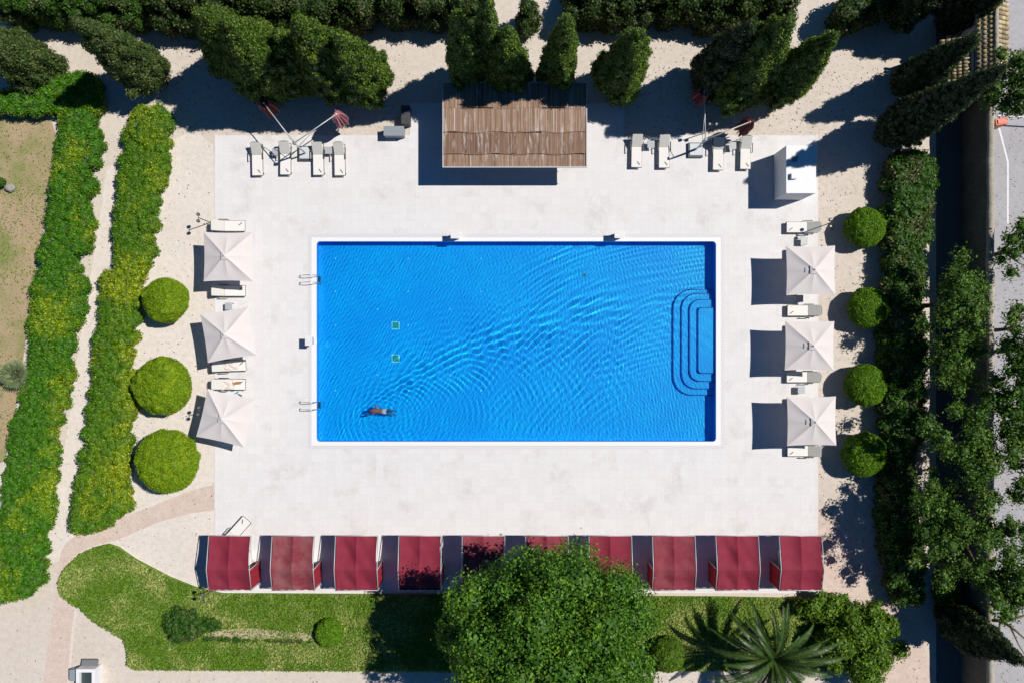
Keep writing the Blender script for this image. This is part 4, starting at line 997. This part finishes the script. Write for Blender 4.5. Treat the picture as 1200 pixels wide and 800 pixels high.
# ------------------------------------------------------------------ double cantilever parasols, folded
def cantilever(base_px, tips, label, mats):
    b = W(base_px[0], base_px[1], .2); root = empty('cantilever_parasol', label, 'parasol', (b.x, b.y, .03), 0, 'folded double-arm parasols')
    mb = MB(); mb.box((0, 0, .10), (.92, .92, .16)); mb.build('base_frame', M['frame_dark'], root, bevel=.02)
    mb = MB(); mb.box((0.03, .03, .20), (.80, .74, .06)); mb.build('base_slab', M['slab_blue'], root, bevel=.02)
    hub = Vector((0, 0, 2.85))
    mb = MB(); mb.tube([(0, 0, .2), (0, 0, 2.9)], .05, 10); mb.build('mast', M['frame_pale'], root, True)
    mb = MB(); mb.box(hub, (.18, .18, .22)); mb.build('hub', M['frame_grey'], root, bevel=.02)
    for (tx, ty), mt in zip(tips, mats):
        q = W(tx, ty, 3.05)-b; q.z = 3.0
        mb = MB(); mb.tube([hub, q], .032, 8); mb.tube([hub+Vector((0, 0, -.9)), hub.lerp(q, .55)], .018, 6); mb.build('arm', M['frame_pale'], root, True)
        # folded cloth hanging from the arm's tip: pleated bundle
        V_ = []; F_ = []; nr, nz = 66, 14; rg = np.random.default_rng(int(tx)); ph = rg.uniform(0, 6)
        for j in range(nz+1):
            v = j/nz; z = q.z-.08-v*1.75; base = .11+.23*math.sin(math.pi*min(1, v*.62+.12))**.8
            for i in range(nr):
                a = 2*math.pi*i/nr; rr = base*(1+.40*math.sin(a*11+ph+v*1.4)+.20*math.sin(a*4+v*3)); V_.append((q.x+rr*math.cos(a), q.y+rr*math.sin(a), z+.09*math.sin(a*11+1)))
        for j in range(nz):
            for i in range(nr): F_.append((j*nr+i, (j+1)*nr+i, (j+1)*nr+(i+1) % nr, j*nr+(i+1) % nr))
        F_.append(tuple(range(nr))); F_.append(tuple(nz*nr+i for i in reversed(range(nr))))
        mesh_obj('folded_canopy', V_, F_, mt, root)
        mb = MB(); mb.ball((q.x, q.y, q.z+.02), .05); mb.build('cap', M['white'], root, True)
    return root
cantilever((358, 180), [(309, 121), (394, 134)], 'folded wine-red double parasol standing on a slab among the loungers left of the bar', (M['wine_shaded'], M['wine']))
cantilever((815, 176), [(825.5, 107), (879, 143)], 'folded dark red double parasol standing on a slab among the loungers right of the bar', (M['wine_shaded'], M['wine_shaded']))

# ------------------------------------------------------------------ twin lamp posts
def make_lamp():
    root = empty('lamp_post', 'x', 'lamp post', (0, 0, 0), 0, 'slim twin-headed garden lamp posts')
    mb = MB(); mb.tube([(0, 0, 0), (0, 0, 2.05)], .028, 8); mb.build('post', M['frame_dark'], root, True)
    mb = MB(); mb.tube([(0, -.2, 2.05), (0, .2, 2.05)], .018, 6); mb.build('crossbar', M['frame_dark'], root, True)
    for s in (-1, 1):
        mb = MB(); mb.tube([(0, s*.2, 1.98), (0, s*.2, 2.02), (0, s*.2, 2.14), (0, s*.2, 2.16)], [.06, .10, .10, .07], 14); h = mb.build('lamp_head', M['frame_dark'], root, True)
        mb = MB(); mb.tube([(0, s*.2, 2.162), (0, s*.2, 2.172)], .055, 12); mb.build('lens', M['frame_grey'], h)
    return root
lp = make_lamp()
LP = [(247, 261, 0, 'twin-headed dark lamp post beside the sun lounger at the upper left of the pool'), (247, 478, -8, 'twin-headed lamp post in the shadow of the lowest left umbrella'), (826, 156, 90, 'twin-headed lamp post with pale rings in the cypress shade above the right loungers'),
      (958, 267, 0, 'twin-headed lamp post between the upper right lounger and the first dark topiary'), (252, 688, 0, 'twin-headed lamp post at the back corner of the far left red cabana')]
for i, (px, py, a, l) in enumerate(LP):
    p = G(px, py)
    if i == 0: lp.location = p; lp['label'] = l
    else: copy_thing(lp, p, R(a), l)

# ------------------------------------------------------------------ pool ladders, steel blocks, drains, jets
def make_ladder():
    root = empty('pool_ladder', 'x', 'pool ladder', (0, 0, .03), 0, 'steel pool ladders on the left edge')
    for s in (-1, 1):
        y = s*.22; pts = [(-.98, y, .01), (-.96, y, .10), (-.80, y, .40), (-.55, y, .62), (-.25, y, .68), (.02, y, .55), (.13, y, .25), (.14, y, -.2), (.14, y, -.75)]
        mb = MB(); mb.tube(pts, .021, 8); mb.build('handrail', M['steel'], root, True)
        mb = MB(); mb.tube([(-.98, y, .002), (-.98, y, .02)], .05, 10); mb.build('flange', M['steel'], root)
    for z in (-.12, -.32, -.52): mb = MB(); mb.box((.16, 0, z), (.10, .46, .03)); mb.build('rung', M['steel'], root)
    return root
ld = make_ladder()
p = G(370.5, 327.5, .03); ld.location = p; ld['label'] = 'upper steel pool ladder on the left edge of the pool, beside the topmost umbrella'
copy_thing(ld, G(370.5, 474.5, .03), 0, 'lower steel pool ladder on the left edge of the pool, close to the swimmer')
def make_block():
    root = empty('starting_block', 'x', 'starting block', (0, 0, .036), 0, 'low steel and white blocks on the pool edge')
    mb = MB(); mb.box((0, .06, .87), (.62, .46, .06)); mb.build('platform', M['table_white'], root, bevel=.01)
    mb = MB(); mb.box((0, .06, .42), (.34, .34, .84)); mb.build('pedestal', M['steel'], root)
    mb = MB(); mb.box((0, -.12, .70), (.50, .02, .24)); mb.build('front_plate', M['steel_dark'], root)
    return root
bl = make_block(); p = W(534, 276.5, .9); bl.location = (p.x, p.y, .036); bl['label'] = 'steel starting block on the top pool edge, left one below the bar'
p = W(726, 276, .9); copy_thing(bl, (p.x, p.y, .036), 0, 'steel starting block on the top pool edge, right one')
p = W(363, 399, .9); copy_thing(bl, (p.x, p.y, .036), R(90), 'low white block on the middle of the left pool edge between the ladders')
for i, (px, py, l) in enumerate([(464.2, 381.5, 'upper of the two square green floor drains in the pool'), (464.2, 419.6, 'lower of the two square green floor drains in the pool')]):
    p = W(px, py, DEP); root = empty('pool_drain', l, 'drain', (p.x, p.y, DEP), 0, 'square floor drains in the pool')
    mb = MB(); mb.box((0, 0, .012), (.40, .40, .02)); mb.build('grille', M['drain_glass'], root)
    mb = MB()
    for s in (-1, 1): mb.box((s*.225, 0, .015), (.05, .50, .03)); mb.box((0, s*.225, .015), (.40, .05, .03))
    mb.build('frame', M['drain_frame'], root)
jets = []
for r_, yy in enumerate((303.5, 342, 362.5, 381, 439, 457)):
    for cc, xx in enumerate((394, 436, 479, 521, 564, 606, 649, 690)):
        if (r_ in (2, 4)) != (cc % 2 == 0): jets.append((xx+(7 if r_ in (2, 4) else 0), yy, r_, cc))
jm = MB(); jm.tube([(0, 0, 0), (0, 0, .02)], .045, 10); first_j = None
for k, (xx, yy, r_, cc) in enumerate(jets):
    p = W(xx, yy, DEP)
    if first_j is None: o = first_j = jm.build('floor_inlet', M['drain_frame'])
    else: o = first_j.copy(); COL.objects.link(o)
    o.location = (p.x, p.y, DEP+.001); tag(o, 'tiny pale round water inlet set in the blue pool floor', 'inlet', 'water inlets dotting the pool floor')
q = W(684.5, 322.5, DEP); mb = MB(); mb.tube([(0, 0, 0), (0, 0, .02)], .11, 14); o = mb.build('floor_outlet', M['steel_dark']); o.location = (q.x, q.y, DEP+.001); tag(o, 'dark round outlet on the pool floor near the upper right', 'outlet')

# ------------------------------------------------------------------ boxes near the bar, bottom-left planter, rock
def chest(name, px0, px1, py0, py1, h, label, mt):
    a, b_ = W(px0, py1, h), W(px1, py0, h); root = empty(name, label, 'chest', ((a.x+b_.x)/2, (a.y+b_.y)/2, .03)); w_, d_ = b_.x-a.x, b_.y-a.y
    mb = MB(); mb.box((0, 0, h/2-.03), (w_-.05, d_-.05, h-.06)); mb.build('body', mt, root, bevel=.02)
    mb = MB(); mb.box((0, 0, h-.03), (w_, d_, .06)); mb.build('lid', mt, root, bevel=.015)
    mb = MB(); mb.box((0, -d_/2-.012, h-.12), (.14, .025, .03)); mb.build('handle', M['frame_grey'], root)
chest('storage_chest', 449.5, 473.5, 148, 159.5, .75, 'long grey storage chest at the deck edge left of the bar', M['grey_box'])
chest('storage_chest', 470, 480.5, 124, 146, .8, 'dark upright chest in the shade beside the bar, above the grey one', M['dark_box'])
c0_ = W(100, 796, .9); root = empty('stone_grill', 'white masonry box with a dark grey hollow top at the bottom left corner', 'grill', (c0_.x, c0_.y, 0))
mb = MB()
for s in (-1, 1): mb.box((s*.48, 0, .45), (.20, 1.3, .9)); mb.box((0, s*.55, .45), (.76, .20, .898))
mb.box((0, 0, .2), (.76, .9, .4)); mb.build('body', M['wall_white'], root, bevel=.01)
mb = MB(); mb.box((0, 0, .62), (.74, .88, .05)); mb.build('tray', M['steel_dark'], root)
mb = MB(); mb.box((.05, .86, .42), (1.05, .38, .05), M=Matrix.Rotation(-.25, 3, 'X')); mb.build('shelf', M['frame_grey'], root, bevel=.01)
mb = MB(); mb.box((-.95, .1, .25), (.5, .7, .5)); mb.build('side_block', M['grey_box'], root, bevel=.01)
rr = W(10, 220, .3); mb = MB(); mb.ball((0, 0, .16), (.34, .26, .22), 9, 6); o = mb.build('rock', M['rock']); o.location = (rr.x, rr.y, 0)
tx = o.modifiers.new('d', 'DISPLACE'); te = bpy.data.textures.new('rk', 'CLOUDS'); te.noise_scale = .25; tx.texture = te; tx.strength = .12
tag(o, 'grey rock on the dry lawn at the left edge', 'rock')
q = G(420-2, 718); 

# ------------------------------------------------------------------ towels, clothes, shoes
def cloth(name, px, py, z, sx_, sy, mt, label, cat, rz=0, amp=.03, seed=0):
    rg = np.random.default_rng(seed); n = 12; V_ = []; ph = rg.uniform(0, 6, 6)
    for j in range(n+1):
        for i in range(n+1):
            u, v = i/n-.5, j/n-.5; e = 1+.16*math.sin(5*math.atan2(v, u+1e-6)+ph[0]); x = u*sx_*e; y = v*sy*e
            V_.append((x, y, .022+amp*(.5+.5*math.sin(u*9+ph[1]+2*math.sin(v*5+ph[2])))*(1 if abs(u) < .42 and abs(v) < .42 else .3)))
    F_ = [(j*(n+1)+i, j*(n+1)+i+1, (j+1)*(n+1)+i+1, (j+1)*(n+1)+i) for j in range(n) for i in range(n)]
    o = mesh_obj(name, V_, F_, mt); o.modifiers.new('t', 'SOLIDIFY').thickness = .015
    p = W(px, py, z); o.location = (p.x, p.y, z); o.rotation_euler = (0, 0, R(rz)); return tag(o, label, cat)
cloth('towel', 272, 428.5, .41, .80, .50, M['towel'], 'crumpled pale towel on the lounger below the middle left umbrella', 'towel', 5, .05, 1)
cloth('towel', 268, 450.5, .41, .85, .52, M['towel'], 'rumpled cream towel on the lounger above the lowest left umbrella', 'towel', 8, .06, 2)
cloth('garment', 277.5, 448.5, .45, .50, .16, M['tan'], 'tan garment lying across the foot of the towelled lounger', 'garment', 10, .05, 3)
cloth('beach_towel', 294.5, 658, .06, .34, .26, M['peach'], 'small peach towel dropped beside the far left red cabana', 'towel', 30, .06, 4)
def sandal(px, py, rz, mt, label, grp):
    mb = MB(); pts = [(.14, .0), (.12, .045), (.02, .045), (-.06, .035), (-.13, .03), (-.15, 0), (-.13, -.03), (-.06, -.035), (.02, -.045), (.12, -.045)]
    mb.prism(pts[::-1], 0, .025); root = empty('flip_flop', label, 'flip-flop', tuple(G(px, py, .032)), R(rz), grp)
    mb.build('sole', mt, root); mb = MB(); mb.tube([(-.0, .045, .02), (.04, .02, .06), (.09, 0, .025), (.04, -.02, .06), (0, -.045, .02)], .009, 5); mb.build('strap', M['black'] if mt != M['black'] else M['frame_grey'], root)
sandal(281.5, 462.5, -25, M['black'], 'dark flip-flop lying beside the corner of the lowest left umbrella, upper of the pair', 'dark flip-flops')
sandal(284.5, 466, -25, M['black'], 'dark flip-flop nearest the pool beside the lowest left umbrella, lower of the pair', 'dark flip-flops')
sandal(272.5, 457.5, 10, M['turq'], 'turquoise flip-flop next to the lounger with the tan garment', 'turquoise flip-flops')
sandal(277.5, 460, 25, M['turq'], 'turquoise flip-flop tilted between the lounger and the dark pair', 'turquoise flip-flops')

# ------------------------------------------------------------------ swimmer (front crawl, heading left)
def skin_body(name, joints, edges, mat, parent, sub=2, rootv=0):
    me = bpy.data.meshes.new(name); me.from_pydata([j[0] for j in joints], edges, []); me.update()
    o = bpy.data.objects.new(name, me); COL.objects.link(o); o.parent = parent; me.materials.append(mat)
    o.modifiers.new('skin', 'SKIN')
    for i, j in enumerate(joints):
        sv = me.skin_vertices[0].data[i]; sv.radius = j[1] if isinstance(j[1], tuple) else (j[1], j[1]); sv.use_root = (i == rootv)
    s = o.modifiers.new('sub', 'SUBSURF'); s.levels = sub; s.render_levels = sub
    for p_ in me.polygons: p_.use_smooth = True
    o.modifiers['skin'].use_smooth_shade = True
    return o
p = G(446, 481.5); sp = empty('person', 'person swimming front crawl in pale blue shorts near the lower left of the pool', 'person', (p.x, p.y, -.105), R(-3)); sp.scale = (.95, .95, .95)
# local: head towards -X, back up
J = [((.08, 0, .02), (.15, .10)), ((-.12, 0, .03), (.14, .095)), ((-.33, 0, .04), (.165, .10)), ((-.46, 0, .04), (.12, .08)), ((-.55, 0, .05), (.06, .06)), ((-.66, -.01, .05), (.095, .10)), ((-.76, -.02, .03), (.075, .08)),
     ((-.45, -.17, .03), .065), ((-.66, -.26, .00), .052), ((-.90, -.30, -.02), .038), ((-1.02, -.31, -.03), (.045, .02)),      # leading arm
     ((-.44, .17, .04), .065), ((-.30, .34, .10), .05), ((-.14, .26, .04), .038), ((-.05, .22, .0), (.04, .02)),             # recovering arm
     ((.18, -.09, .01), .085), ((.52, -.12, -.02), .062), ((.90, -.20, -.08), .042), ((1.02, -.25, -.11), (.035, .03)),
     ((.18, .09, .01), .085), ((.54, .10, -.02), .062), ((.94, .06, -.04), .042), ((1.07, .04, -.06), (.035, .03))]
E = [(0, 1), (1, 2), (2, 3), (3, 4), (4, 5), (5, 6), (3, 7), (7, 8), (8, 9), (9, 10), (3, 11), (11, 12), (12, 13), (13, 14), (0, 15), (15, 16), (16, 17), (17, 18), (0, 19), (19, 20), (20, 21), (21, 22)]
skin_body('body', J, E, M['skin'], sp)
mb = MB(); mb.ball((-.69, -.015, .085), (.115, .095, .10), 14, 10); mb.build('hair', M['hair'], sp, True)
skin_body('shorts', [((.02, 0, .02), (.165, .115)), ((.13, 0, .02), (.175, .115)), ((.24, -.10, .01), (.105, .10)), ((.42, -.115, 0), (.095, .085)), ((.24, .10, .01), (.105, .10)), ((.42, .105, 0), (.095, .085))], [(0, 1), (1, 2), (2, 3), (1, 4), (4, 5)], M['shorts'], sp)
for sgn, (hx, hy, hz) in ((-1, (-1.02, -.31, -.03)), (1, (-.05, .22, 0))):
    for k in range(4):
        a = (k-1.5)*.10; L_ = [.075, .085, .08, .065][k]; d = Vector((-1 if sgn < 0 else .7, a*2+(0 if sgn < 0 else -.3), -.1)).normalized(); b0 = Vector((hx, hy+(k-1.5)*.02, hz))
        skin_body('finger', [(tuple(b0), .010), (tuple(b0+d*L_*.6), .009), (tuple(b0+d*L_*1.2+Vector((0, 0, -.008))), .007)], [(0, 1), (1, 2)], M['skin'], sp, 1)
    d = Vector((-.6 if sgn < 0 else .3, .7, -.05)).normalized(); b0 = Vector((hx+.05*(-sgn), hy+.02, hz)); skin_body('thumb', [(tuple(b0), .012), (tuple(b0+d*.05), .010), (tuple(b0+d*.08), .008)], [(0, 1), (1, 2)], M['skin'], sp, 1)

for o in bpy.data.objects:   # what stands in the water also receives the light that the waves refract
    if o.name.split('.')[0] in WET or (o.parent and o.parent.name.split('.')[0] in ('pool_drain', 'person', 'pool_ladder')): o.cycles.is_caustics_receiver = True
